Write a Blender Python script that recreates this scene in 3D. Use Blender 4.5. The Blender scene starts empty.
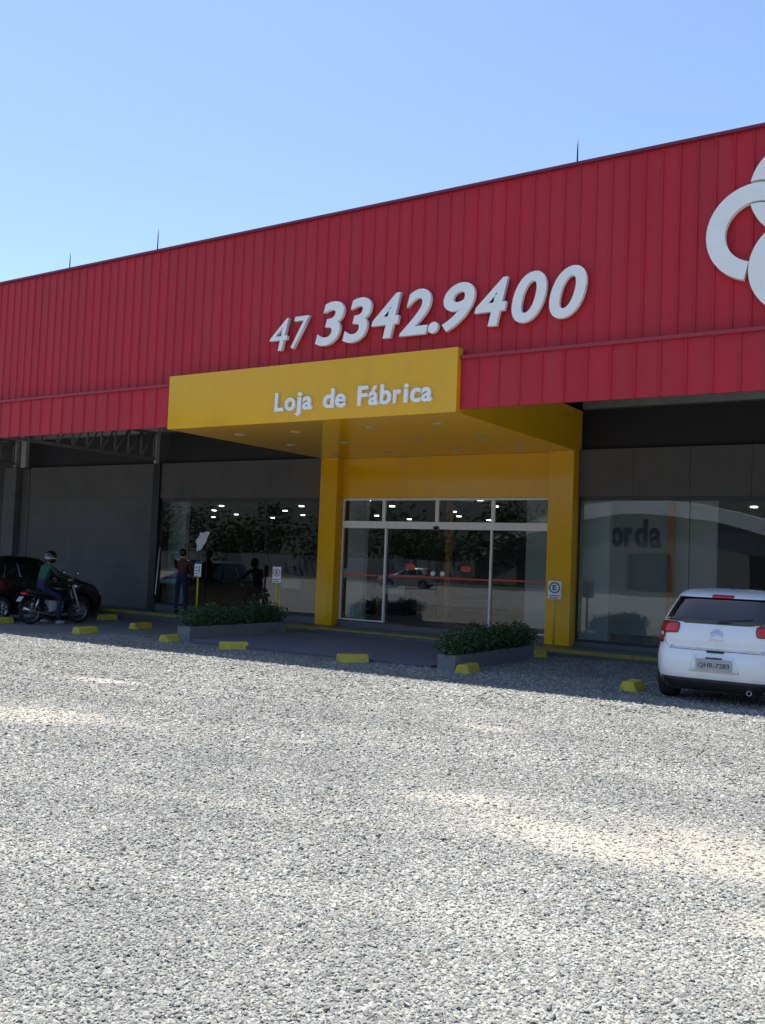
import bpy, bmesh, math, random
import numpy as np
from mathutils import Vector, Matrix
random.seed(7)
RNG = np.random.default_rng(11)
SC = bpy.context.scene
COL = SC.collection
R = math.radians

# ------------------------------------------------------------------ camera
cam_d = bpy.data.cameras.new('camera'); cam = bpy.data.objects.new('camera', cam_d); COL.objects.link(cam)
SC.camera = cam
_pitch, _roll, _yaw = R(2.91462), R(2.23022), R(33.0)
fw = Vector((-math.sin(_yaw)*math.cos(_pitch), math.cos(_yaw)*math.cos(_pitch), math.sin(_pitch)))
rt = fw.cross(Vector((0, 0, 1))).normalized(); up = rt.cross(fw)
r2 = math.cos(_roll)*rt + math.sin(_roll)*up
u2 = -math.sin(_roll)*rt + math.cos(_roll)*up
M = Matrix((r2, u2, -fw)).transposed().to_4x4(); M.translation = (0, 0, 1.8)
cam.matrix_world = M
cam_d.sensor_fit = 'VERTICAL'; cam_d.sensor_height = 24.0; cam_d.lens = 24.0*935.03/1024
cam_d.clip_start = 0.05; cam_d.clip_end = 3000

# ------------------------------------------------------------------ sky, sun, exposure
SUNV = Vector((-0.30, 0.140, 1.0)).normalized()
SUN_EL = math.asin(SUNV.z); SUN_ROT = math.atan2(SUNV.x, SUNV.y)
wd = bpy.data.worlds.new('World'); SC.world = wd; wd.use_nodes = True
wn = wd.node_tree.nodes; wl = wd.node_tree.links
sky = wn.new('ShaderNodeTexSky'); sky.sky_type = 'NISHITA'; sky.sun_disc = False
sky.sun_elevation = SUN_EL; sky.sun_rotation = SUN_ROT
sky.air_density = 1.0; sky.dust_density = 0.6; sky.ozone_density = 3.0
bgn = wn['Background']; bgn.inputs['Strength'].default_value = 0.108
wl.new(sky.outputs[0], bgn.inputs['Color'])
sd = bpy.data.lights.new('sun', 'SUN'); sd.energy = 5.0; sd.angle = R(0.53); sd.color = (1.0, 0.955, 0.88)
sun = bpy.data.objects.new('sun', sd); COL.objects.link(sun)
sun.rotation_euler = (-SUNV).to_track_quat('-Z', 'Y').to_euler(); sun.location = (-10, 5, 30)
SC.view_settings.view_transform = 'Standard'; SC.view_settings.look = 'None'
SC.view_settings.exposure = 0.98; SC.view_settings.gamma = 1.0; SC.view_settings.use_curve_mapping = False

# ------------------------------------------------------------------ materials
MT = {}
def mat(name, col, rough=0.5, metal=0.0, vary=0.12, vscale=3.0, bump=0.0, bscale=60.0, coat=0.0, spec=0.5, emit=None, estr=0.0, rnd=0.0, dirt=None, streak=None):
    m = bpy.data.materials.new(name); m.use_nodes = True
    nt = m.node_tree; n = nt.nodes; l = nt.links; b = n['Principled BSDF']
    b.inputs['Roughness'].default_value = rough; b.inputs['Metallic'].default_value = metal
    b.inputs['Specular IOR Level'].default_value = spec; b.inputs['Coat Weight'].default_value = coat
    tc = n.new('ShaderNodeTexCoord'); geo = n.new('ShaderNodeNewGeometry')
    no = n.new('ShaderNodeTexNoise'); no.inputs['Scale'].default_value = vscale; no.inputs['Detail'].default_value = 6; no.inputs['Roughness'].default_value = 0.62
    l.new(geo.outputs['Position'], no.inputs['Vector'])
    mr = n.new('ShaderNodeMapRange'); mr.inputs['From Min'].default_value = 0.3; mr.inputs['From Max'].default_value = 0.7
    mr.inputs['To Min'].default_value = 1-vary; mr.inputs['To Max'].default_value = 1+vary
    l.new(no.outputs['Fac'], mr.inputs['Value'])
    fac = mr.outputs[0]
    if rnd:
        oi = n.new('ShaderNodeObjectInfo'); m2 = n.new('ShaderNodeMapRange')
        m2.inputs['To Min'].default_value = 1-rnd; m2.inputs['To Max'].default_value = 1+rnd
        l.new(oi.outputs['Random'], m2.inputs['Value'])
        mm = n.new('ShaderNodeMath'); mm.operation = 'MULTIPLY'; l.new(fac, mm.inputs[0]); l.new(m2.outputs[0], mm.inputs[1]); fac = mm.outputs[0]
    mx = n.new('ShaderNodeVectorMath'); mx.operation = 'SCALE'; mx.inputs[0].default_value = col[:3]
    l.new(fac, mx.inputs['Scale'])
    out = mx.outputs[0]
    if dirt:
        dcol, damt, dsc = dirt
        n2 = n.new('ShaderNodeTexNoise'); n2.inputs['Scale'].default_value = dsc; n2.inputs['Detail'].default_value = 8; n2.inputs['Roughness'].default_value = 0.7
        l.new(geo.outputs['Position'], n2.inputs['Vector'])
        m3 = n.new('ShaderNodeMapRange'); m3.inputs['From Min'].default_value = 0.5; m3.inputs['From Max'].default_value = 0.72
        m3.inputs['To Max'].default_value = damt; l.new(n2.outputs['Fac'], m3.inputs['Value'])
        mc = n.new('ShaderNodeMix'); mc.data_type = 'RGBA'; l.new(m3.outputs[0], mc.inputs['Factor'])
        l.new(out, mc.inputs[6]); mc.inputs[7].default_value = (*dcol, 1); out = mc.outputs[2]
    if streak:
        scol, samt, sx = streak
        mp = n.new('ShaderNodeMapping'); mp.inputs['Scale'].default_value = (sx, sx, 0.22); l.new(geo.outputs['Position'], mp.inputs['Vector'])
        n4 = n.new('ShaderNodeTexNoise'); n4.inputs['Scale'].default_value = 1.0; n4.inputs['Detail'].default_value = 7; n4.inputs['Roughness'].default_value = 0.65
        l.new(mp.outputs[0], n4.inputs['Vector'])
        m6 = n.new('ShaderNodeMapRange'); m6.inputs['From Min'].default_value = 0.46; m6.inputs['From Max'].default_value = 0.74; m6.inputs['To Max'].default_value = samt
        l.new(n4.outputs['Fac'], m6.inputs['Value'])
        mc2 = n.new('ShaderNodeMix'); mc2.data_type = 'RGBA'; l.new(m6.outputs[0], mc2.inputs['Factor']); l.new(out, mc2.inputs[6]); mc2.inputs[7].default_value = (*scol, 1); out = mc2.outputs[2]
    l.new(out, b.inputs['Base Color'])
    rr = n.new('ShaderNodeMapRange'); rr.inputs['To Min'].default_value = max(0.02, rough*0.85); rr.inputs['To Max'].default_value = min(1, rough*1.15)
    l.new(no.outputs['Fac'], rr.inputs['Value']); l.new(rr.outputs[0], b.inputs['Roughness'])
    if bump:
        nb = n.new('ShaderNodeTexNoise'); nb.inputs['Scale'].default_value = bscale; nb.inputs['Detail'].default_value = 4
        l.new(geo.outputs['Position'], nb.inputs['Vector'])
        bu = n.new('ShaderNodeBump'); bu.inputs['Strength'].default_value = bump; bu.inputs['Distance'].default_value = 0.02
        l.new(nb.outputs['Fac'], bu.inputs['Height']); l.new(bu.outputs[0], b.inputs['Normal'])
    if emit:
        b.inputs['Emission Color'].default_value = (*emit, 1); b.inputs['Emission Strength'].default_value = estr
    MT[name] = m
    return m

mat('red_metal', (0.48, 0.017, 0.031), 0.5, 0, 0.08, 0.6, 0.10, 2.2, spec=0.32, rnd=0.05, dirt=((0.34, 0.03, 0.05), 0.4, 0.7), streak=((0.30, 0.05, 0.06), 0.42, 5.0))
mat('red_trim', (0.31, 0.02, 0.034), 0.40, 0, 0.08, 1.5)
mat('coping', (0.20, 0.022, 0.045), 0.45, 0.2, 0.1, 2)
mat('yellow_panel', (0.77, 0.405, 0.002), 0.13, 0, 0.04, 0.7, 0.05, 1.3, spec=0.36, dirt=((0.60, 0.33, 0.01), 0.3, 0.9), streak=((0.52, 0.32, 0.05), 0.25, 3.0))
mat('letter_white', (0.86, 0.86, 0.84), 0.38, 0, 0.03, 4, dirt=((0.7, 0.68, 0.64), 0.3, 2.2))
mat('grey_wall', (0.105, 0.101, 0.101), 0.75, 0, 0.1, 1.3, 0.15, 30, rnd=0.05, dirt=((0.06, 0.06, 0.062), 0.6, 0.8), streak=((0.10, 0.098, 0.09), 0.4, 4.0))
mat('block_wall', (0.118, 0.117, 0.118), 0.85, 0, 0.10, 1.2, 0.25, 45, rnd=0.05, dirt=((0.07, 0.07, 0.075), 0.6, 0.7), streak=((0.13, 0.128, 0.12), 0.35, 3.0))
mat('dark_metal', (0.014, 0.014, 0.018), 0.55, 0.0, 0.15, 2)
mat('steel', (0.42, 0.42, 0.40), 0.5, 0.0, 0.12, 4, dirt=((0.2, 0.17, 0.14), 0.5, 5))
mat('truss_steel', (0.15, 0.15, 0.145), 0.5, 0, 0.12, 4)
mat('galvanised', (0.33, 0.34, 0.34), 0.45, 0.5, 0.15, 3)
mat('frame_white', (0.72, 0.72, 0.70), 0.35, 0, 0.05, 5)
mat('frame_dark', (0.02, 0.02, 0.022), 0.4)
mat('step_tile', (0.10, 0.105, 0.12), 0.42, 0, 0.14, 2.0, 0.05, 40, rnd=0.05, dirt=((0.13, 0.12, 0.11), 0.4, 3))
mat('paving', (0.125, 0.15, 0.215), 0.7, 0, 0.14, 1.5, 0.08, 60, rnd=0.06, dirt=((0.17, 0.185, 0.21), 0.5, 2.5))
mat('stop_paint', (0.60, 0.50, 0.05), 0.6, 0, 0.2, 8, 0.3, 60, dirt=((0.20, 0.19, 0.16), 0.85, 7))
mat('line_paint', (0.30, 0.25, 0.04), 0.6, 0, 0.2, 6, 0.1, 60, dirt=((0.22, 0.2, 0.16), 0.8, 5))
mat('pole_paint', (0.62, 0.46, 0.02), 0.4, 0, 0.1, 10)
mat('planter_concrete', (0.20, 0.20, 0.215), 0.8, 0, 0.14, 5, 0.2, 70, dirt=((0.12, 0.12, 0.12), 0.5, 4))
mat('soil', (0.05, 0.035, 0.025), 0.95, 0, 0.3, 20, 0.5, 60)
mat('leaf', (0.036, 0.082, 0.024), 0.42, 0, 0.65, 16, spec=0.5)
mat('stem', (0.07, 0.05, 0.03), 0.8)
mat('int_floor', (0.30, 0.29, 0.27), 0.25, 0, 0.06, 2)
mat('int_wall', (0.30, 0.30, 0.30), 0.7, 0, 0.05, 1)
mat('int_ceiling', (0.16, 0.16, 0.16), 0.8, 0, 0.05, 1)
mat('int_partition', (0.62, 0.66, 0.66), 0.5, 0, 0.05, 1.5)
mat('int_letters', (0.01, 0.01, 0.012), 0.5)
mat('orange_column', (0.60, 0.20, 0.03), 0.45)
mat('lamp', (0.9, 0.9, 0.9), 0.5, emit=(1.0, 0.93, 0.82), estr=5.0)
mat('lamp_off', (0.50, 0.42, 0.25), 0.35)
mat('sticker_red', (0.60, 0.055, 0.02), 0.5)
mat('sticker_white', (0.75, 0.75, 0.74), 0.5)
mat('car_white', (0.78, 0.79, 0.81), 0.28, 0, 0.02, 1, coat=0.7, dirt=((0.60, 0.58, 0.53), 0.4, 2.2))
mat('car_black', (0.006, 0.006, 0.007), 0.30, 0, 0.1, 1, coat=0.7)
mat('car_silver', (0.35, 0.36, 0.38), 0.30, 0.5, 0.03, 1, coat=0.7)
mat('car_glass', (0.008, 0.009, 0.011), 0.05, 0, 0.05, 1, spec=0.9)
mat('plastic_black', (0.016, 0.016, 0.017), 0.55)
mat('rubber', (0.018, 0.018, 0.018), 0.85, 0, 0.2, 20, 0.2, 80)
mat('alloy', (0.45, 0.45, 0.46), 0.35, 0.9)
mat('lens_red', (0.58, 0.012, 0.02), 0.12, 0, 0.1, 25, coat=0.6)
mat('lens_dark', (0.16, 0.004, 0.01), 0.15, coat=0.6)
mat('lens_clear', (0.70, 0.62, 0.62), 0.12, coat=0.6)
mat('chrome', (0.62, 0.62, 0.63), 0.16, 1.0)
mat('plate', (0.40, 0.40, 0.41), 0.5)
mat('plate_text', (0.03, 0.03, 0.05), 0.5)
mat('sign_white', (0.74, 0.74, 0.76), 0.45)
mat('sign_text', (0.03, 0.03, 0.06), 0.5)
mat('sign_red', (0.50, 0.03, 0.03), 0.5)
mat('jacket_green', (0.009, 0.085, 0.045), 0.8, 0, 0.15, 12)
mat('jacket_dark', (0.012, 0.03, 0.022), 0.8)
mat('jeans', (0.013, 0.017, 0.055), 0.85, 0, 0.2, 14)
mat('skin', (0.36, 0.20, 0.14), 0.55)
mat('hair', (0.012, 0.009, 0.007), 0.5)
mat('shoe', (0.30, 0.42, 0.40), 0.6)
mat('helmet', (0.012, 0.012, 0.013), 0.18, coat=0.5)
mat('shirt_brown', (0.085, 0.022, 0.018), 0.85, 0, 0.15, 14)
mat('moto_paint', (0.012, 0.011, 0.012), 0.3, coat=0.5)
mat('cloth_white', (0.74, 0.74, 0.76), 0.8)
mat('warehouse_wall', (0.22, 0.22, 0.21), 0.7, 0, 0.08, 0.6)
mat('warehouse_roof', (0.70, 0.71, 0.71), 0.5, 0, 0.08, 0.4)
mat('hill_green', (0.020, 0.026, 0.018), 0.9, 0, 0.4, 0.05, 0, 1)

def glass_material():
    m = bpy.data.materials.new('shop_glass'); m.use_nodes = True; nt = m.node_tree; n = nt.nodes; l = nt.links
    n.remove(n['Principled BSDF'])
    tr = n.new('ShaderNodeBsdfTransparent'); tr.inputs['Color'].default_value = (0.80, 0.84, 0.84, 1)
    gl = n.new('ShaderNodeBsdfGlossy'); gl.inputs['Roughness'].default_value = 0.004; gl.inputs['Color'].default_value = (0.93, 0.96, 1.0, 1)
    fr = n.new('ShaderNodeFresnel'); fr.inputs['IOR'].default_value = 1.85
    ge = n.new('ShaderNodeNewGeometry')
    sb = n.new('ShaderNodeMath'); sb.operation = 'SUBTRACT'; sb.inputs[0].default_value = 1.0; l.new(ge.outputs['Backfacing'], sb.inputs[1])
    mu = n.new('ShaderNodeMath'); mu.operation = 'MULTIPLY'; l.new(fr.outputs[0], mu.inputs[0]); l.new(sb.outputs[0], mu.inputs[1])
    mx = n.new('ShaderNodeMixShader'); l.new(mu.outputs[0], mx.inputs[0]); l.new(tr.outputs[0], mx.inputs[1]); l.new(gl.outputs[0], mx.inputs[2])
    no = n.new('ShaderNodeTexNoise'); no.inputs['Scale'].default_value = 0.9; no.inputs['Detail'].default_value = 1
    l.new(ge.outputs['Position'], no.inputs['Vector'])
    bu = n.new('ShaderNodeBump'); bu.inputs['Strength'].default_value = 0.02; bu.inputs['Distance'].default_value = 0.05
    l.new(no.outputs['Fac'], bu.inputs['Height']); l.new(bu.outputs[0], gl.inputs['Normal'])
    l.new(mx.outputs[0], n['Material Output'].inputs['Surface']); MT['shop_glass'] = m
glass_material()

# lot: gravel / sand
def gz(x):
    return 0.008*(min(max(x, -30.0), 14.0)+6.0)
SAND = [(-8.7, 6.5, 1.25, 0.60, 0.25), (-2.2, 5.95, 1.1, 0.42, -0.1), (-1.35, 6.25, 0.9, 0.5, -0.35), (-3.3, 6.35, 0.55, 0.26, 0.3),
        (-5.6, 7.3, 0.22, 0.10, 0.2), (-4.6, 9.3, 0.5, 0.2, 0.0), (-0.75, 5.1, 0.45, 0.22, 0.1), (-10.5, 8.9, 0.7, 0.2, 0.1)]
def sand_np(x, y):
    s = np.zeros_like(x)
    for cx, cy, a, b, t in SAND:
        dx, dy = x-cx, y-cy
        u = (dx*math.cos(t)+dy*math.sin(t))/a; v = (-dx*math.sin(t)+dy*math.cos(t))/b
        s = np.maximum(s, np.clip(1.35-np.sqrt(u*u+v*v), 0, 1))
    return s
def track_np(x, y):
    # wheel tracks packed into the gravel: pairs of curved lines
    t = np.zeros_like(x)
    for a, b, c, g in ((6.9, 0.10, 0.012, 1.45), (9.6, -0.06, 0.008, 1.5), (4.7, 0.22, 0.0, 1.45)):
        yc = a+b*x+c*x*x
        for o in (0, g):
            d = y-yc-o+0.06*np.sin(2.3*x+a); t = np.maximum(t, np.exp(-(d/0.15)**2)*(0.65+0.35*np.sin(1.7*x+o*3+a)))
    return t
def ground_material():
    m = bpy.data.materials.new('gravel_ground'); m.use_nodes = True; nt = m.node_tree; n = nt.nodes; l = nt.links
    b = n['Principled BSDF']; b.inputs['Roughness'].default_value = 0.95; b.inputs['Specular IOR Level'].default_value = 0.2
    ge = n.new('ShaderNodeNewGeometry')
    vo = n.new('ShaderNodeTexVoronoi'); vo.inputs['Scale'].default_value = 75; l.new(ge.outputs['Position'], vo.inputs['Vector'])
    sep = n.new('ShaderNodeSeparateColor'); l.new(vo.outputs['Color'], sep.inputs[0])
    cr = n.new('ShaderNodeValToRGB'); e = cr.color_ramp.elements
    e[0].color = (0.125, 0.127, 0.122, 1); e[1].color = (0.33, 0.33, 0.31, 1); e[1].position = 1.0  # darkened below the stone tones, in place of self-shadowing a flat sheet lacks
    x = e.new(0.45); x.color = (0.187, 0.189, 0.178, 1)
    l.new(sep.outputs[0], cr.inputs[0])
    at = n.new('ShaderNodeAttribute'); at.attribute_name = 'sand'
    no = n.new('ShaderNodeTexNoise'); no.inputs['Scale'].default_value = 5; no.inputs['Detail'].default_value = 8; no.inputs['Roughness'].default_value = 0.75
    l.new(ge.outputs['Position'], no.inputs['Vector'])
    ad = n.new('ShaderNodeMath'); ad.operation = 'ADD'; l.new(at.outputs['Fac'], ad.inputs[0]); l.new(no.outputs['Fac'], ad.inputs[1])
    mr = n.new('ShaderNodeMapRange'); mr.inputs['From Min'].default_value = 0.75; mr.inputs['From Max'].default_value = 1.15; mr.clamp = True
    l.new(ad.outputs[0], mr.inputs['Value'])
    mx = n.new('ShaderNodeMix'); mx.data_type = 'RGBA'; l.new(mr.outputs[0], mx.inputs['Factor']); l.new(cr.outputs[0], mx.inputs[6])
    mx.inputs[7].default_value = (0.36, 0.335, 0.29, 1)
    n3 = n.new('ShaderNodeTexNoise'); n3.inputs['Scale'].default_value = 0.7; n3.inputs['Detail'].default_value = 5; l.new(ge.outputs['Position'], n3.inputs['Vector'])
    m5 = n.new('ShaderNodeMapRange'); m5.inputs['From Min'].default_value = 0.3; m5.inputs['From Max'].default_value = 0.7; m5.inputs['To Min'].default_value = 0.85; m5.inputs['To Max'].default_value = 1.15
    l.new(n3.outputs['Fac'], m5.inputs['Value'])
    sc = n.new('ShaderNodeVectorMath'); sc.operation = 'SCALE'; l.new(mx.outputs[2], sc.inputs[0]); l.new(m5.outputs[0], sc.inputs['Scale'])
    l.new(sc.outputs[0], b.inputs['Base Color'])
    bu = n.new('ShaderNodeBump'); bu.inputs['Strength'].default_value = 0.7; bu.inputs['Distance'].default_value = 0.012; bu.invert = True
    l.new(vo.outputs['Distance'], bu.inputs['Height']); l.new(bu.outputs[0], b.inputs['Normal'])
    MT['gravel_ground'] = m
ground_material()
def stone_material():
    m = bpy.data.materials.new('crushed_stone'); m.use_nodes = True; nt = m.node_tree; n = nt.nodes; l = nt.links
    b = n['Principled BSDF']; b.inputs['Roughness'].default_value = 0.85; b.inputs['Specular IOR Level'].default_value = 0.3
    at = n.new('ShaderNodeAttribute'); at.attribute_type = 'INSTANCER'; at.attribute_name = 'tone'
    cr = n.new('ShaderNodeValToRGB'); e = cr.color_ramp.elements
    e[0].color = (0.14, 0.141, 0.134, 1); e[1].color = (0.43, 0.426, 0.39, 1)
    for p, c in ((0.35, (0.217, 0.220, 0.206, 1)), (0.75, (0.284, 0.287, 0.265, 1)), (0.88, (0.342, 0.342, 0.315, 1)), (0.90, (0.36, 0.31, 0.245, 1)), (0.93, (0.365, 0.36, 0.34, 1))):
        k = e.new(p); k.color = c
    l.new(at.outputs['Fac'], cr.inputs[0])
    ts = n.new('ShaderNodeAttribute'); ts.attribute_type = 'INSTANCER'; ts.attribute_name = 'dust'
    mx = n.new('ShaderNodeMix'); mx.data_type = 'RGBA'; l.new(ts.outputs['Fac'], mx.inputs['Factor']); l.new(cr.outputs[0], mx.inputs[6])
    mx.inputs[7].default_value = (0.36, 0.342, 0.305, 1)
    l.new(mx.outputs[2], b.inputs['Base Color']); MT['crushed_stone'] = m
stone_material()

# ------------------------------------------------------------------ helpers
class MB:
    def __init__(s): s.v = []; s.f = []; s.mi = []; s.sm = []
    def add(s, vs, fs, mi=0, smooth=False):
        o = len(s.v); s.v += [tuple(p) for p in vs]
        for f in fs: s.f.append(tuple(i+o for i in f)); s.mi.append(mi); s.sm.append(smooth)
        return s
    def box(s, x0, x1, y0, y1, z0, z1, mi=0):
        vs = [(x, y, z) for x in (x0, x1) for y in (y0, y1) for z in (z0, z1)]
        return s.add(vs, [(0,1,3,2), (4,6,7,5), (0,4,5,1), (2,3,7,6), (0,2,6,4), (1,5,7,3)], mi)
    def prism(s, poly, axis, a, b, mi=0):
        # poly: 2D points; axis 'x': (y,z), 'y': (x,z), 'z': (x,y)
        n = len(poly)
        def P(p, t):
            return (t, p[0], p[1]) if axis == 'x' else ((p[0], t, p[1]) if axis == 'y' else (p[0], p[1], t))
        vs = [P(p, a) for p in poly]+[P(p, b) for p in poly]
        fs = [tuple(range(n)), tuple(range(2*n-1, n-1, -1))]+[(i, i+n, (i+1) % n+n, (i+1) % n) for i in range(n)]
        return s.add(vs, fs, mi)
    def tube(s, pts, rad, k=8, mi=0, cap=True, smooth=True):
        pts = [Vector(p) for p in pts]; n = len(pts)
        rads = rad if isinstance(rad, (list, tuple)) else [rad]*n
        vs = []; prev = None
        for i, p in enumerate(pts):
            d = (pts[min(i+1, n-1)]-pts[max(i-1, 0)]).normalized()
            if prev is None:
                a = Vector((0, 0, 1)) if abs(d.z) < 0.9 else Vector((1, 0, 0)); u = d.cross(a).normalized()
            else: u = (prev-d*prev.dot(d)).normalized()
            prev = u; w = d.cross(u)
            for j in range(k):
                t = 2*math.pi*j/k; vs.append(p+(u*math.cos(t)+w*math.sin(t))*rads[i])
        fs = [(i*k+j, i*k+(j+1) % k, (i+1)*k+(j+1) % k, (i+1)*k+j) for i in range(n-1) for j in range(k)]
        s.add(vs, fs, mi, smooth)
        if cap:
            o = len(s.v)-len(vs)
            s.f.append(tuple(o+j for j in range(k-1, -1, -1))); s.f.append(tuple(o+(n-1)*k+j for j in range(k))); s.mi += [mi, mi]; s.sm += [False, False]
        return s
    def lathe(s, prof, c, axis, k=24, mi=0, smooth=True):
        # prof: (radius, offset along axis)
        ax = Vector(axis).normalized(); a = Vector((0, 0, 1)) if abs(ax.z) < 0.9 else Vector((1, 0, 0))
        u = ax.cross(a).normalized(); w = ax.cross(u); c = Vector(c); vs = []
        for r, o in prof:
            for j in range(k):
                t = 2*math.pi*j/k; vs.append(c+ax*o+(u*math.cos(t)+w*math.sin(t))*r)
        n = len(prof)
        return s.add(vs, [(i*k+j, i*k+(j+1) % k, (i+1)*k+(j+1) % k, (i+1)*k+j) for i in range(n-1) for j in range(k)], mi, smooth)
    def ball(s, c, r, sc=(1, 1, 1), mi=0, k=16, m=10):
        vs = []; c = Vector(c)
        for i in range(m+1):
            t = math.pi*i/m
            for j in range(k):
                p = 2*math.pi*j/k
                vs.append(c+Vector((math.sin(t)*math.cos(p)*r*sc[0], math.sin(t)*math.sin(p)*r*sc[1], math.cos(t)*r*sc[2])))
        return s.add(vs, [(i*k+j, (i+1)*k+j, (i+1)*k+(j+1) % k, i*k+(j+1) % k) for i in range(m) for j in range(k)], mi, True)
    def mesh(s, name, mats, recalc=True):
        me = bpy.data.meshes.new(name); me.from_pydata(s.v, [], s.f)
        if not isinstance(mats, (list, tuple)): mats = [mats]
        for q in mats: me.materials.append(MT[q])
        me.polygons.foreach_set('material_index', s.mi); me.polygons.foreach_set('use_smooth', s.sm)
        if recalc:
            bm = bmesh.new(); bm.from_mesh(me); bmesh.ops.recalc_face_normals(bm, faces=bm.faces); bm.to_mesh(me); bm.free()
        me.update(); return me
    def build(s, name, mats, parent=None, bevel=0.0, recalc=True):
        return link(name, s.mesh(name, mats, recalc), parent, bevel)
def link(name, me, parent=None, bevel=0.0):
    o = bpy.data.objects.new(name, me); COL.objects.link(o)
    if parent is not None: o.parent = parent
    if bevel:
        b = o.modifiers.new('edge', 'BEVEL'); b.width = bevel; b.segments = 2; b.limit_method = 'ANGLE'; b.angle_limit = R(40)
    return o
def tag(o, label, cat, group=None):
    o['label'] = label; o['category'] = cat
    if group: o['group'] = group
    return o
def thing(name, label, cat, loc=(0, 0, 0), rz=0.0, group=None):
    o = bpy.data.objects.new(name, None); COL.objects.link(o); o.location = loc; o.rotation_euler = (0, 0, rz)
    o.empty_display_size = 0.2
    return tag(o, label, cat, group)
def struct(name, mb, m, parent=None, kind='structure'):
    o = mb.build(name, m, parent)
    if parent is None: o['kind'] = kind
    return o
def bx(name, m, parent, x0, x1, y0, y1, z0, z1, bevel=0.0):
    return MB().box(x0, x1, y0, y1, z0, z1).build(name, m, parent, bevel)
def copy_tree(o, parent=None):
    c = o.copy(); COL.objects.link(c)
    if parent is not None: c.parent = parent
    for ch in list(o.children): copy_tree(ch, c)
    return c
def glyph(ch, name, mname, parent, x0, x1, z0, z1, yface, depth, shear=0.0, bold=0.0, fit='box', z_scale=None, base=None, xdir=1):
    """One raised character standing in the XZ plane, facing -Y."""
    cu = bpy.data.curves.new('glyph', 'FONT'); cu.body = ch; cu.size = 1.0; cu.shear = shear; cu.offset = bold
    cu.extrude = 0.5; cu.resolution_u = 6
    to = bpy.data.objects.new('glyph', cu); COL.objects.link(to)
    dg = bpy.context.evaluated_depsgraph_get(); ev = to.evaluated_get(dg); me = bpy.data.meshes.new_from_object(ev)
    bpy.data.objects.remove(to); bpy.data.curves.remove(cu)
    n = len(me.vertices); co = np.empty(n*3); me.vertices.foreach_get('co', co); co = co.reshape(-1, 3)
    mn, mx = co.min(0), co.max(0); new = np.empty_like(co)
    new[:, 0] = x0+(co[:, 0]-mn[0])/(mx[0]-mn[0])*(x1-x0)
    if base is None: new[:, 2] = z0+(co[:, 1]-mn[1])/(mx[1]-mn[1])*(z1-z0)
    else: new[:, 2] = base+co[:, 1]*z_scale
    new[:, 1] = yface+(0.5-co[:, 2])*depth
    me.vertices.foreach_set('co', new.ravel()); me.materials.clear(); me.materials.append(MT[mname]); me.update()
    me.name = name
    return link(name, me, parent, 0.0)
def text_mesh(s, width, mname, name, parent, c, depth=0.004, height=None, shear=0.0, bold=0.0):
    """A short line of print centred at c, facing -Y."""
    return glyph(s, name, mname, parent, c[0]-width/2, c[0]+width/2, c[2]-height/2, c[2]+height/2, c[1], depth, shear, bold)

# ------------------------------------------------------------------ key dimensions (metres)
YF = 13.62           # upper fascia face
YLOW = 13.50         # lower fascia face
YS = 13.38           # yellow sign face
YP = 18.61           # pillar face
YW = 18.90           # shop wall face
XL, XR = -13.963, -7.333
ZT, ZS, ZB = 8.12, 5.24, 4.33
ST, SB = 5.343, 4.262
GT, WT = 3.27, 4.30  # top of glass, top of grey wall
FL = 0.145           # step top
X0, X1 = -42.0, 5.5

# ------------------------------------------------------------------ ground
def make_ground():
    xs = sorted(set([-1200, -400, -150, -70, -45]+[round(-32+0.2*i, 2) for i in range(212)]+[20, 60, 150, 400, 1200]))
    ys = sorted(set([-1200, -500, -200, -90, -45, -20, -8, -3]+[round(0.2*i, 2) for i in range(100)]+[30, 60, 150, 500, 1200]))
    vs = [(x, y, gz(x)) for y in ys for x in xs]; nx = len(xs)
    fs = [(j*nx+i, j*nx+i+1, (j+1)*nx+i+1, (j+1)*nx+i) for j in range(len(ys)-1) for i in range(nx-1)]
    me = bpy.data.meshes.new('ground'); me.from_pydata(vs, [], fs); me.materials.append(MT['gravel_ground'])
    a = me.attributes.new('sand', 'FLOAT', 'POINT')
    V = np.array(vs); a.data.foreach_set('value', sand_np(V[:, 0], V[:, 1]).astype(np.float32))
    a2 = me.attributes.new('track', 'FLOAT', 'POINT'); a2.data.foreach_set('value', track_np(V[:, 0], V[:, 1]).astype(np.float32))
    me.polygons.foreach_set('use_smooth', [True]*len(fs)); me.update()
    o = link('ground', me); o['kind'] = 'structure'
make_ground()

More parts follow.
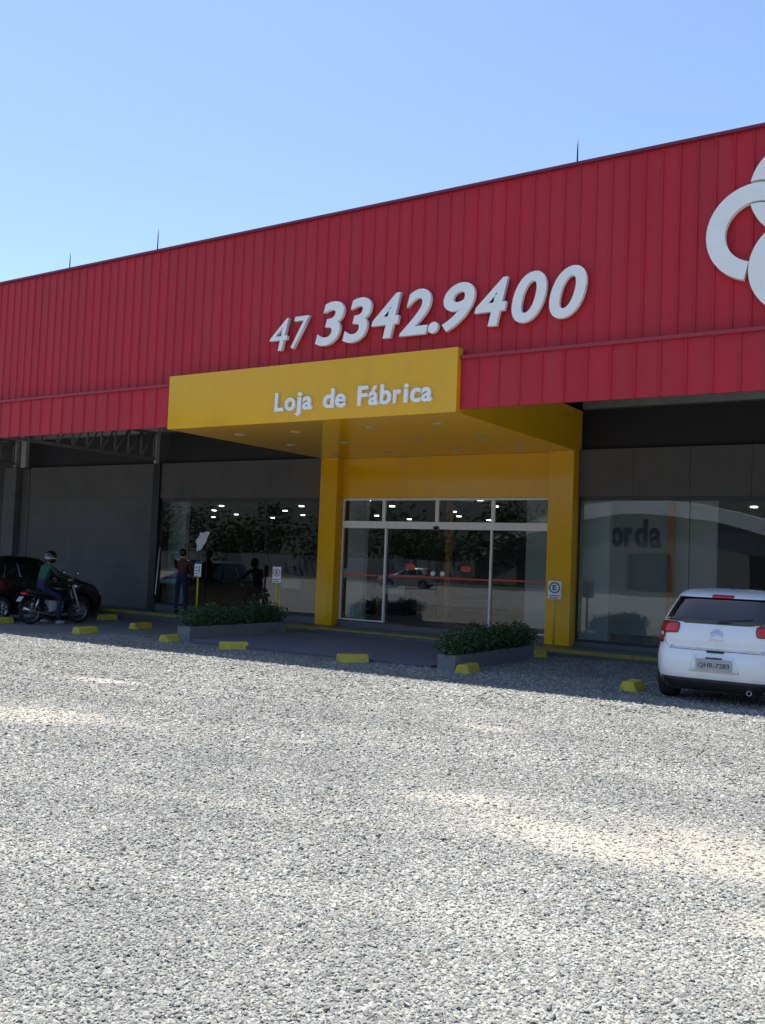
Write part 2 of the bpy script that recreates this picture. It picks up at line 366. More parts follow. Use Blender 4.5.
PAVE = (-13.55, -7.95, 13.95, 17.72)
def make_gravel():
    pts = []; scl = []; tone = []; dust = []; rot = []
    ax = math.atan2(math.cos(R(33)), -math.sin(R(33)))
    near = ((1.4, 5.2, 7000, 0.0055, 0.0118), (5.2, 8.5, 4400, 0.0068, 0.0135), (8.5, 12.0, 2200, 0.009, 0.0165), (12.0, 21.5, 620, 0.012, 0.021))
    # the middle of the lot is densest; to either side the same stone lies a little coarser
    for d0, d1, dens, s0, s1, a0, a1 in [q+(-33, 33) for q in near]+[(q[0], q[1], int(q[2]*0.5), q[3]*1.3, q[4]*1.35, b0, b1) for q in near for b0, b1 in ((-72, -33), (33, 52))]:
        area = R(a1-a0)/2*(d1*d1-d0*d0); n = int(area*dens)
        rr = np.sqrt(RNG.uniform(d0*d0, d1*d1, n)); th = ax+RNG.uniform(R(a0), R(a1), n)
        x = rr*np.cos(th); y = rr*np.sin(th); s = sand_np(x, y)
        keep = (y < 17.70) & ~((x > PAVE[0]) & (x < PAVE[1]) & (y > PAVE[2]))
        keep &= RNG.uniform(0, 1, n) > 0.30*track_np(x, y)
        keep &= RNG.uniform(0, 1, n) > np.clip(s*1.0+RNG.normal(0, 0.18, n)-0.20, 0, 0.72)
        x, y, s = x[keep], y[keep], s[keep]; n = len(x)
        a = RNG.uniform(s0, s1, n)*np.where(RNG.uniform(0, 1, n) < 0.06, 1.5, 1.0)*(0.75+0.5*RNG.uniform(0, 1, n))
        sc = np.stack([a*RNG.uniform(0.8, 1.35, n), a*RNG.uniform(0.6, 0.95, n), a*RNG.uniform(0.32, 0.62, n)], 1)
        z = 0.008*(np.clip(x, -30, 14)+6)+a*RNG.uniform(-0.12, 0.36, n)
        pts.append(np.stack([x, y, z], 1)); scl.append(sc)
        trk = track_np(x, y)
        lf = 0.9*trk+0.5*np.sin(1.3*x+0.7*y+1)+0.5*np.sin(2.9*y-0.8*x)+0.4*np.sin(4.1*x+3.3*y+2)+0.4*np.sin(7.3*y-2.1*x+4)+0.3*np.sin(0.5*x-1.9*y)
        tone.append(np.clip(RNG.uniform(0, 1, n)+0.10*lf, 0, 0.999)); dust.append(np.clip(s*0.9+0.42*trk+RNG.uniform(-0.25, 0.1, n), 0, 1))
        rot.append(np.stack([RNG.normal(0, 0.35, n), RNG.normal(0, 0.35, n), RNG.uniform(0, 6.283, n)], 1))
    P = np.concatenate(pts).astype(np.float32); n = len(P)
    me = bpy.data.meshes.new('gravel'); me.vertices.add(n); me.vertices.foreach_set('co', P.ravel())
    for nm, tp, arr in (('scl', 'FLOAT_VECTOR', scl), ('rot', 'FLOAT_VECTOR', rot), ('tone', 'FLOAT', tone), ('dust', 'FLOAT', dust)):
        a = me.attributes.new(nm, tp, 'POINT'); A = np.concatenate(arr).astype(np.float32)
        a.data.foreach_set('vector' if tp == 'FLOAT_VECTOR' else 'value', A.ravel())
    me.materials.append(MT['crushed_stone'])
    o = link('gravel', me); o['kind'] = 'stuff'; o['label'] = 'grey crushed stone gravel covering the parking lot'; o['category'] = 'gravel'
    ng = bpy.data.node_groups.new('gravel', 'GeometryNodeTree')
    ng.interface.new_socket('Geometry', in_out='INPUT', socket_type='NodeSocketGeometry')
    ng.interface.new_socket('Geometry', in_out='OUTPUT', socket_type='NodeSocketGeometry')
    N = ng.nodes; L = ng.links
    gi = N.new('NodeGroupInput'); go = N.new('NodeGroupOutput')
    ico = N.new('GeometryNodeMeshIcoSphere'); ico.inputs['Radius'].default_value = 1.0; ico.inputs['Subdivisions'].default_value = 1
    sp = N.new('GeometryNodeSetPosition'); nz = N.new('ShaderNodeTexNoise'); nz.inputs['Scale'].default_value = 1.7
    sub = N.new('ShaderNodeVectorMath'); sub.operation = 'SUBTRACT'; sub.inputs[1].default_value = (0.5, 0.5, 0.5)
    mul = N.new('ShaderNodeVectorMath'); mul.operation = 'SCALE'; mul.inputs['Scale'].default_value = 1.3
    L.new(nz.outputs['Color'], sub.inputs[0]); L.new(sub.outputs[0], mul.inputs[0]); L.new(mul.outputs[0], sp.inputs['Offset'])
    L.new(ico.outputs['Mesh'], sp.inputs['Geometry'])
    sm = N.new('GeometryNodeSetMaterial'); sm.inputs['Material'].default_value = MT['crushed_stone']; L.new(sp.outputs[0], sm.inputs['Geometry'])
    ssm = N.new('GeometryNodeSetShadeSmooth'); ssm.inputs['Shade Smooth'].default_value = False; L.new(sm.outputs[0], ssm.inputs['Geometry'])
    ip = N.new('GeometryNodeInstanceOnPoints')
    def na(nm, tp):
        q = N.new('GeometryNodeInputNamedAttribute'); q.data_type = tp; q.inputs['Name'].default_value = nm
        return [s for s in q.outputs if s.enabled][0]
    L.new(gi.outputs[0], ip.inputs['Points']); L.new(ssm.outputs[0], ip.inputs['Instance'])
    L.new(na('rot', 'FLOAT_VECTOR'), ip.inputs['Rotation']); L.new(na('scl', 'FLOAT_VECTOR'), ip.inputs['Scale'])
    L.new(ip.outputs[0], go.inputs[0])
    md = o.modifiers.new('gravel', 'NODES'); md.node_group = ng
make_gravel()

# entrance paving tiles
pv = MB().box(PAVE[0], PAVE[1], PAVE[2], PAVE[3], -0.10, 0.018); pav = struct('pavement', pv, 'step_tile')
tile = None
nx, ny = 7, 4
tw, td = (PAVE[1]-PAVE[0])/nx, (PAVE[3]-PAVE[2])/ny
tile_me = MB().box(-tw/2+0.004, tw/2-0.004, -td/2+0.004, td/2-0.004, 0.0, 0.008).mesh('tile', 'paving')
for i in range(nx):
    for j in range(ny):
        o = link('tile', tile_me, pav); o.location = (PAVE[0]+tw*(i+.5), PAVE[2]+td*(j+.5), 0.019+random.uniform(0, 0.0015))

# step along the shop front, painted yellow edge
walk = struct('walkway', MB().box(-26.6, X1, 17.75, 19.2, -0.2, FL), 'step_tile')
seg = 1.9; x = -26.6
while x < X1-0.01:
    x2 = min(x+seg, X1)
    th_ = 0.035 if -13.9 < (x+x2)/2 < -7.7 else 0.07
    bx('kerb_stone', 'line_paint', walk, x+0.003, x2-0.003, 17.735, 17.835, FL-th_, FL+0.006, 0.008); x = x2

# ------------------------------------------------------------------ store building
store = thing('store_building', 'long store with red ribbed metal fascia, grey walls and glass shop fronts', 'building', (0, 0, 0))
# upper red cladding: one panel per sheet with its standing seam
def seam_panel(w, z0, z1, name, rib=0.026, proud=0.024, sw=0.016):
    prof = [(-w/2, 0.0), (-w/2, -proud*0.55), (-w/2+0.010, -proud), (-w/2+rib, -proud), (-w/2+rib+sw, -0.0), (w/2-0.001, -0.0), (w/2-0.001, 0.03), (-w/2, 0.03)]
    return MB().prism(prof, 'z', z0, z1).mesh(name, 'red_metal')
wu = 0.2577; pu = seam_panel(wu, ZS-0.05, ZT-0.032, 'fascia_panel')
n = int((X1-X0)/wu)
for i in range(n):
    o = link('fascia_panel', pu, store); o.location = (X0+wu*(i+.5), YF+random.uniform(-0.0015, 0.0015), 0); o.rotation_euler.z = random.uniform(-0.004, 0.004)
wl_ = 0.372; pl = seam_panel(wl_, ZB, ZS-0.075, 'fascia_panel', 0.030, 0.026)
n = int((X1-X0)/wl_)
for i in range(n):
    xx = X0+wl_*(i+.5)
    o = link('lower_fascia_panel', pl, store); o.location = (xx, YLOW+random.uniform(-0.0015, 0.0015), 0); o.rotation_euler.z = random.uniform(-0.004, 0.004)
# cap flashing on the step between the two bands, and coping at the top
x = X0
while x < X1:
    x2 = min(x+5.0, X1)
    MB().prism([(YF+0.02, ZS+0.015), (YLOW-0.055, ZS-0.03), (YLOW-0.055, ZS-0.085), (YLOW+0.02, ZS-0.085), (YF+0.02, ZS-0.05)], 'x', x+0.002, x2-0.002).build('flashing', 'red_trim', store)
    MB().prism([(YF-0.065, ZT-0.03), (YF-0.065, ZT+0.015), (YF+0.35, ZT+0.035), (YF+0.35, ZT-0.03)], 'x', x+0.002, x2-0.002).build('coping', 'coping', store)
    x = x2
bx('fascia_backing', 'dark_metal', store, X0, X1, YF+0.035, YF+0.30, ZB+0.12, ZT-0.06)
bx('eaves_beam', 'galvanised', store, X0, XL-0.03, 18.98, 19.145, 5.22, 5.58)
bx('eaves_beam', 'galvanised', store, XR+0.02, X1, 18.98, 19.145, 5.19, 5.58)
bx('fascia_lining', 'dark_metal', store, X0, XL-0.01, YLOW+0.034, YLOW+0.06, ZB+0.004, ZS-0.10)
bx('fascia_lining', 'dark_metal', store, XR+0.01, X1, YLOW+0.034, YLOW+0.06, ZB+0.004, ZS-0.10)
# canopy roof, upper wall and roof
bx('canopy_deck', 'dark_metal', store, X0, X1, YF+0.30, 19.145, 5.60, 5.68)
bx('upper_wall', 'dark_metal', store, X0, X1, 19.15, 19.35, WT-0.2, 7.4)
bx('roof', 'galvanised', store, X0, X1, YF+0.31, 46.0, 7.3, 7.45)
bx('back_wall', 'grey_wall', store, X0, X1, 45.8, 46.0, -0.3, 7.3)
bx('side_wall', 'grey_wall', store, X0, X0+0.2, 19.4, 45.8, -0.3, 7.3)
bx('side_wall', 'grey_wall', store, X1-0.2, X1, 19.4, 45.8, -0.3, 7.3)
# grey cladding band over the shop windows, one panel each
def band(xa, xb, wpan):
    k = max(1, round((xb-xa)/wpan)); w = (xb-xa)/k
    for i in range(k):
        bx('wall_panel', 'grey_wall', store, xa+w*i+0.003, xa+w*(i+1)-0.003, YW+random.uniform(0, 0.002), YW+0.22, GT+0.03, WT, 0.003)
band(-19.86, XL-0.003, 1.19); band(XR+0.003, X1, 1.19)
bx('window_lintel', 'frame_dark', store, -19.86, XL+0.2, YW+0.03, YW+0.2, GT-0.05, GT+0.028)
bx('window_lintel', 'frame_dark', store, XR-0.2, X1, YW+0.03, YW+0.2, GT-0.05, GT+0.028)
# plinth under the glass
bx('plinth', 'step_tile', store, -19.86, XL+0.02, YW-0.04, YW+0.20, FL-0.05, 0.30, 0.005)
bx('plinth', 'step_tile', store, XR-0.02, X1, YW-0.04, YW+0.20, FL-0.05, 0.24, 0.005)
bx('threshold', 'step_tile', store, -13.44, -7.89, YW-0.10, YW+0.20, FL-0.05, 0.27, 0.005)
# block wall on the left, four courses
zc = [-0.2, 1.30, 2.33, 3.35, 4.30]
for j in range(4):
    for i in range(3):
        xa = -25.75+i*1.866
        bx('wall_panel', 'block_wall', store, xa+0.0015, xa+1.8645, YW+random.uniform(-0.001, 0.001), YW+0.2, zc[j]+(0.002 if j else 0), zc[j+1]-0.002, 0.002)
bx('column', 'dark_metal', store, -20.13, -19.86, YW-0.06, YW+0.25, -0.2, WT-0.02, 0.006)
bx('column', 'block_wall', store, -26.75, -26.15, YW-0.25, YW+0.25, -0.2, WT-0.02, 0.006)
bx('column', 'grey_wall', store, -26.14, -25.76, YW-0.02, YW+0.25, -0.2, WT-0.03, 0.006)
bx('dark_opening', 'dark_metal', store, X0, -26.76, YW+0.35, YW+0.45, -0.2, WT)  # dark sheet standing in for the shade inside the open bay
# steel posts and canopy trusses
for xp, wdt in ((-20.0, 0.10), (-26.0, 0.24), (-26.42, 0.12)):
    bx('steel_post', 'steel', store, xp-wdt/2, xp+wdt/2, YW-0.14, YW-0.02, WT+0.0, 5.58, 0.004)
def truss(xt):
    t = MB().box(xt-0.04, xt+0.04, YLOW+0.45, YW-0.15, 4.38, 4.45).build('truss', 'truss_steel', store)
    bx('chord', 'truss_steel', t, xt-0.04, xt+0.04, YLOW+0.45, YW-0.15, 5.12, 5.19)
    k = 10; y0, y1 = YLOW+0.5, YW-0.2
    for i in range(k):
        ya = y0+(y1-y0)*i/k; yb = y0+(y1-y0)*(i+1)/k
        MB().tube([(xt, ya, 4.43), (xt, yb, 5.14)], 0.024, 6).build('brace', 'truss_steel', t)
        bx('brace', 'truss_steel', t, xt-0.02, xt+0.02, yb-0.02, yb+0.02, 4.452, 5.118)
for xt in (-20.0, -26.4): truss(xt)
# purlins below the deck
for yy in (14.6, 15.8, 17.0, 18.2):
    bx('purlin', 'dark_metal', store, X0, XL-0.1, yy-0.04, yy+0.04, 5.40, 5.595)
    bx('purlin', 'dark_metal', store, XR+0.1, X1, yy-0.04, yy+0.04, 5.40, 5.595)

# interior shell
bx('interior_floor', 'int_floor', store, X0+0.25, X1-0.25, 19.21, 45.7, 0.05, 0.22)
bx('interior_ceiling', 'int_ceiling', store, X0+0.25, X1-0.25, 19.36, 45.7, 3.55, 3.65)
bx('interior_wall', 'int_wall', store, X0+0.3, X0+0.5, 19.37, 45.7, 0.23, 3.54)
bx('interior_wall', 'int_wall', store, X0+0.55, X1-0.25, 42.0, 42.2, 0.23, 3.54)
bx('display_wall', 'int_partition', store, -9.9, -5.2, 22.03, 22.15, 0.23, 3.54)
for xa, xb, ya in ((-20.15, -19.50, 19.6), (-13.95, -13.42, 19.9), (-8.42, -7.80, 19.9), (-7.45, -6.80, 19.45)):
    bx('interior_partition', 'int_partition', store, xa, xb, ya, ya+0.15, 0.23, 3.54)
for xa, ya in ((-6.13, 21.7), (-12.68, 23.0)):
    bx('interior_column', 'orange_column', store, xa-0.07, xa+0.07, ya-0.07, ya+0.07, 0.23, 3.54)
# shelving seen dimly through the left shop window
for i in range(4):
    xs_ = -18.2+i*1.15
    s_ = bx('display_shelf', 'dark_metal', store, xs_, xs_+0.85, 22.5+0.4*(i % 2), 23.0+0.4*(i % 2), 0.23, 1.75)
    for k in range(3):
        bx('folded_goods', ('jeans', 'int_partition', 'jeans')[(i+k) % 3], s_, xs_+0.06, xs_+0.78, 22.40+0.4*(i % 2), 22.49+0.4*(i % 2), 0.4+0.42*k, 0.66+0.42*k)
lamp_me = MB().lathe([(0.0, -0.012), (0.085, -0.012), (0.09, -0.004), (0.09, 0.02)], (0, 0, 0), (0, 0, 1), 20).mesh('ceiling_lamp', 'lamp')
for yy in (20.6, 22.9, 25.5, 28.2, 31.0, 33.5):
    for k in range(12):
        xx = -38.9+k*3.7+(1.3 if yy in (28.2, 22.9) else 0.5 if yy == 25.5 else 0)
        if 21.5 < yy+0.1 < 22.9 and -10 < xx < -5: continue
        o = link('ceiling_lamp', lamp_me, store); o.location = (xx, yy, 3.53)

def shop_window(name, label, xs, z0, z1, y, parent):
    """Frameless shop window: panes side by side with dark joints."""
    w = MB().box(xs[0]-0.04, xs[-1]+0.04, y-0.02, y+0.06, z0-0.045, z0-0.003).build(name, 'frame_dark', parent)
    if label: w['label'] = label
    for a, b in zip(xs[:-1], xs[1:]):
        bx('pane', 'shop_glass', w, a+0.006, b-0.006, y, y+0.010, z0, z1)
    for a in xs:
        bx('mullion', 'frame_dark', w, a-0.005 if a not in (xs[0], xs[-1]) else a-0.03, a+0.005 if a not in (xs[0], xs[-1]) else a+0.03, y-0.006, y+0.03, z0, z1)
    return w
shop_window('shop_window', None, [-19.80, -18.0, -15.95, XL-0.02], 0.35, GT-0.055, YW+0.05, store)
shop_window('shop_window', None, [XR+0.02, -5.0, -2.7, -0.4, 1.9, 4.2], 0.29, GT-0.055, YW+0.05, store)

# ------------------------------------------------------------------ yellow entrance portal
portal = thing('entrance_portal', 'glossy yellow entrance portal with sign box, deep canopy and two pillars', 'entrance')
sb_ = MB().box(XL, XR, YS, YF-0.045, SB, ST).build('sign_box', 'yellow_panel', portal, 0.006)
bx('soffit', 'yellow_panel', portal, XL+0.042, XR-0.042, YF-0.043, YW-0.06, SB+0.002, SB+0.05)
bx('side_panel', 'yellow_panel', portal, XR-0.04, XR+0.0, YF+0.31, YW+0.14, SB+0.0, 5.15)
bx('side_panel', 'yellow_panel', portal, XL, XL+0.04, YF+0.31, YW+0.14, SB+0.0, 5.15)
bx('pillar', 'yellow_panel', portal, XL, -13.45, YP, YW+0.14, FL+0.004, SB-0.002, 0.004)
bx('pillar', 'yellow_panel', portal, -7.885, XR, YP, YW+0.14, FL+0.004, SB-0.002, 0.004)
bx('pillar_base', 'frame_dark', portal, XL+0.02, -13.47, YP+0.02, YW, FL-0.02, FL+0.006)
bx('lintel', 'yellow_panel', portal, -13.449, -7.886, YW-0.055, YW+0.14, GT+0.012, SB-0.002)
bx('side_return', 'yellow_panel', portal, XR-0.04, XR, YF-0.043, YF+0.308, SB+0.001, SB+0.17)
bx('side_return', 'yellow_panel', portal, XL, XL+0.04, YF-0.043, YF+0.308, SB+0.001, SB+0.17)
dl = MB().lathe([(0.0, 0.0), (0.075, 0.0), (0.085, -0.008), (0.105, -0.012), (0.11, 0.004)], (0, 0, 0), (0, 0, 1), 20).mesh('downlight', 'lamp_off')
for yy in (14.5, 16.2, 17.9):
    for xx in (-13.0, -11.55, -9.75, -8.3):
        o = link('downlight', dl, portal); o.location = (xx, yy, SB+0.001)

# ------------------------------------------------------------------ entrance doors
YD = YW-0.03
doors = thing('entrance_doors', 'white framed sliding glass entrance doors with transom lights and red safety stripe', 'door', (-10.66, YD, 0.27))
doors_loc = Vector((-10.66, YD, 0.27))
def dbx(name, m, x0, x1, y0, y1, z0, z1, parent=None, bevel=0.003):
    o = bx(name, m, parent or doors, x0-doors_loc.x, x1-doors_loc.x, y0-doors_loc.y, y1-doors_loc.y, z0-doors_loc.z, z1-doors_loc.z, bevel)
    return o
xd0, xd1 = -13.43, -7.90
dbx('frame_head', 'frame_white', xd0, xd1, YD, YD+0.07, GT-0.045, GT+0.008)
dbx('frame_jamb', 'frame_white', xd0, xd0+0.045, YD+0.002, YD+0.068, 0.30, GT-0.047)
dbx('frame_jamb', 'frame_white', xd1-0.03, xd1, YD+0.002, YD+0.068, 0.30, GT-0.047)
dbx('transom', 'frame_white', xd0+0.047, xd1-0.032, YD-0.03, YD+0.068, 2.55, 2.72)
tx = [xd0+0.047, -12.22, -10.75, -9.31, xd1-0.032]
for a in tx[1:-1]:
    dbx('mullion', 'frame_white', a-0.045, a+0.045, YD+0.002, YD+0.066, 2.722, GT-0.047)
for a, b in zip(tx[:-1], tx[1:]):
    ia = 0.047 if a != tx[0] else 0.002; ib = 0.047 if b != tx[-1] else 0.002
    dbx('transom_pane', 'shop_glass', a+ia, b-ib, YD+0.03, YD+0.038, 2.724, GT-0.049, None, 0)
for a, b in ((xd0+0.047, -12.16), (-9.30, xd1-0.032)):
    s = dbx('side_pane', 'shop_glass', a, b, YD+0.03, YD+0.038, 0.335, 2.548, None, 0)
    dbx('frame_sill', 'frame_white', a, b, YD+0.012, YD+0.055, 0.30, 0.333)
dbx('frame_post', 'frame_white', -12.158, -12.11, YD-0.01, YD+0.06, 0.30, 2.548)
dbx('frame_post', 'frame_white', -9.35, -9.302, YD-0.01, YD+0.06, 0.30, 2.548)
for a, b in ((-12.105, -10.74), (-10.73, -9.355)):
    lf = dbx('door_leaf', 'shop_glass', a, b, YD+0.075, YD+0.085, 0.30, 2.548, None, 0)
dbx('safety_stripe', 'sticker_red', xd0+0.05, -12.165, YD+0.024, YD+0.028, 1.39, 1.425, None, 0)
dbx('safety_stripe', 'sticker_red', -12.10, -9.36, YD+0.069, YD+0.073, 1.41, 1.45, None, 0)
dbx('safety_stripe', 'sticker_red', -9.295, xd1-0.036, YD+0.024, YD+0.028, 1.43, 1.465, None, 0)
for xx in (-11.45, -9.98):
    o = MB().prism([(math.copysign(abs(math.cos(t))**0.6, math.cos(t))*0.13, math.copysign(abs(math.sin(t))**0.6, math.sin(t))*0.062) for t in [2*math.pi*i/24 for i in range(24)]], 'y', 0, 0.004).build('push_sticker', 'sticker_red', doors)
    o.location = Vector((xx, YD+0.068, 1.66))-doors_loc
for xx in (-10.83, -10.58):
    o = MB().lathe([(0.0, -0.03), (0.055, -0.03), (0.06, -0.02), (0.06, 0.0)], (0, 0, 0), (0, 1, 0), 20).build('door_disc', 'sticker_white', doors)
    o.location = Vector((xx, YD+0.073, 1.52))-doors_loc
o = MB().ball((0, 0, 0), 0.06, (1.3, 0.8, 0.7)).build('motion_sensor', 'frame_dark', doors); o.location = Vector((-10.73, YD-0.05, 2.585))-doors_loc

# ------------------------------------------------------------------ raised lettering
DIG = [('4', -11.468, -11.028, 5.654, 6.255), ('7', -10.955, -10.538, 5.654, 6.255), ('3', -10.383, -9.762, 5.648, 6.445), ('3', -9.769, -9.172, 5.648, 6.445),
       ('4', -9.151, -8.565, 5.658, 6.440), ('2', -8.566, -7.955, 5.658, 6.447), ('.', -7.991, -7.796, 5.652, 5.845), ('9', -7.723, -7.121, 5.650, 6.455),
       ('4', -7.115, -6.524, 5.660, 6.444), ('0', -6.446, -5.858, 5.655, 6.470), ('0', -5.801, -5.200, 5.655, 6.470)]
num = thing('phone_number_sign', 'raised white slanted numerals of a phone number on red upper fascia', 'sign', (-8.3, YF, 5.65))
for i, (c, a, b, z0, z1) in enumerate(DIG):
    g = glyph(c, 'numeral' if c != '.' else 'full_stop', 'letter_white', num, a+8.3, b+8.3, z0-5.65, z1-5.65, -0.125, 0.075, 0.24, 0.0 if i < 2 else 0.024)
LET = [('L', -11.144, -10.936), ('o', -10.903, -10.663), ('j', -10.669, -10.509), ('a', -10.49, -10.277), ('d', -10.028, -9.777), ('e', -9.757, -9.535), ('F', -9.281, -9.065),
       ('\u00e1', -9.045, -8.846), ('b', -8.811, -8.584), ('r', -8.543, -8.383), ('i', -8.33, -8.238), ('c', -8.197, -7.992), ('a', -7.98, -7.778)]
let = thing('sign_lettering', 'raised white shop sign words on the yellow sign box', 'sign', (-9.46, YS, 4.475))
for c, a, b in LET:
    glyph(c, 'letter', 'letter_white', let, a+9.46, b+9.46, 0, 0, -0.045, 0.045, 0.03, 0.026, z_scale=0.345/0.73, base=0.003)
# ring emblem
emb = thing('ring_emblem', 'white emblem of three interlocked rings mounted on red upper fascia', 'sign', (-2.4, YF, 6.6))
def ring(cx, cz, a0, a1, yf, dep):
    k = 72; ro, ri = 0.69, 0.43; mb = MB(); vs = []
    full = abs(a1-a0) >= 359
    m_ = k if full else k+1
    for i in range(m_):
        t = R(a0+(a1-a0)*i/k); c, s = math.cos(t), math.sin(t)
        for r_, yy in ((ro, yf), (ri, yf), (ri, yf+dep), (ro, yf+dep)):
            vs.append((cx+r_*c+2.4, yy, cz+r_*s-6.6))
    fs = []
    for i in range(k):
        j = (i+1) % m_
        for q in range(4): fs.append((i*4+q, i*4+(q+1) % 4, j*4+(q+1) % 4, j*4+q))
    if not full: fs += [(0, 3, 2, 1), (k*4, k*4+1, k*4+2, k*4+3)]
    return mb.add(vs, fs).build('ring', 'letter_white', emb)
def ring_gap(o, cx, cz, a0, a1):
    """Cut a clear gap where another ring passes over."""
    k = 48; vs = []
    for i in range(k+1):
        t = R(a0+(a1-a0)*i/k); c, q = math.cos(t), math.sin(t)
        for r_, yy in ((0.725, -0.3), (0.40, -0.3), (0.40, 0.0), (0.725, 0.0)): vs.append((cx+r_*c+2.4, yy, cz+r_*q-6.6))
    fs = [(i*4+q, i*4+(q+1) % 4, (i+1)*4+(q+1) % 4, (i+1)*4+q) for i in range(k) for q in range(4)]+[(0, 3, 2, 1), (k*4, k*4+1, k*4+2, k*4+3)]
    c = MB().add(vs, fs).build('cutter_tmp', 'letter_white', emb)
    md = o.modifiers.new('gap', 'BOOLEAN'); md.operation = 'DIFFERENCE'; md.object = c; md.solver = 'EXACT'
    dg = bpy.context.evaluated_depsgraph_get(); me = bpy.data.meshes.new_from_object(o.evaluated_get(dg))
    o.modifiers.clear(); o.data = me; bpy.data.objects.remove(c)
rA = ring(-2.727, 6.575, -62, 256, -0.135, 0.10)
rC = ring(-2.15, 7.13, 0, 360, -0.135, 0.10); ring_gap(rC, -2.727, 6.575, -60, 200)
rB = ring(-2.145, 6.03, 0, 360, -0.135, 0.10); ring_gap(rB, -2.15, 7.13, 150, 390); ring_gap(rB, -2.727, 6.575, -50, 100)

# lightning rods along the roof edge
for xx, hh, lb in ((-17.75, 0.42, 'short thin lightning rod on the roof coping farthest from the emblem'), (-14.9, 0.52, 'thin lightning rod on the roof coping above the yellow sign'), (-5.5, 0.46, 'thin lightning rod on the roof coping near the last numerals')):
    lr = thing('lightning_rod', lb, 'rod', (xx, YF+0.12, ZT+0.02), 0, 'lightning rods on the roof edge')
    MB().tube([(0, 0, 0), (0, 0, hh*0.6), (0, 0, hh)], [0.014, 0.011, 0.006], 8).build('rod', 'dark_metal', lr)
    MB().box(-0.05, 0.05, -0.05, 0.05, 0.0, 0.04).build('base', 'dark_metal', lr)

# ------------------------------------------------------------------ wheel stops
prof = [(-0.14, 0.0), (0.14, 0.0), (0.085, 0.145), (-0.085, 0.145)]
stop_me = MB().prism(prof, 'y', -0.27, 0.27).mesh('wheel_stop', 'stop_paint')
def stop(x, y, rz, label, ln=1.0):
    o = link('wheel_stop', stop_me, None, 0.012); o.location = (x, y, gz(x)-0.005); o.rotation_euler = (random.uniform(-.01, .01), random.uniform(-.015, .015), rz); o.scale = (1, ln, 1)
    if PAVE[0] < x < PAVE[1] and y > PAVE[2]: o.location.z = 0.026
    tag(o, label, 'wheel stop', 'yellow wheel stops')
stop(-20.30, 14.30, 0.0, 'yellow wheel stop beside the motorcycle rear wheel')
stop(-20.05, 17.38, 0.05, 'yellow wheel stop by the step at the nose of the black car')
stop(-16.85, 14.0, 0.05, 'yellow wheel stop alone on gravel between motorcycle and left planter')
stop(-17.2, 15.95, 0.05, 'yellow wheel stop nearer the wall, midway between motorcycle and left planter')
stop(-14.25, 14.1, 0.05, 'yellow wheel stop touching the front end of the left planter')
stop(-14.65, 16.6, 0.0, 'yellow wheel stop half hidden behind the left planter hedge')
stop(-12.33, 13.85, -0.62, 'yellow wheel stop turned askew on the entrance front beside the left planter')
stop(-9.42, 13.72, -0.70, 'yellow wheel stop turned askew before the middle of the entrance')
stop(-7.24, 13.93, 0.12, 'yellow wheel stop at the front end of the right planter')
stop(-7.62, 17.45, 1.2, 'yellow wheel stop at the foot of the right yellow pillar')
stop(-4.42, 13.80, 0.05, 'yellow wheel stop on gravel to the left of the white car')
stop(-4.25, 15.2, 0.0, 'yellow wheel stop beside the white car wheel, partly hidden by it')

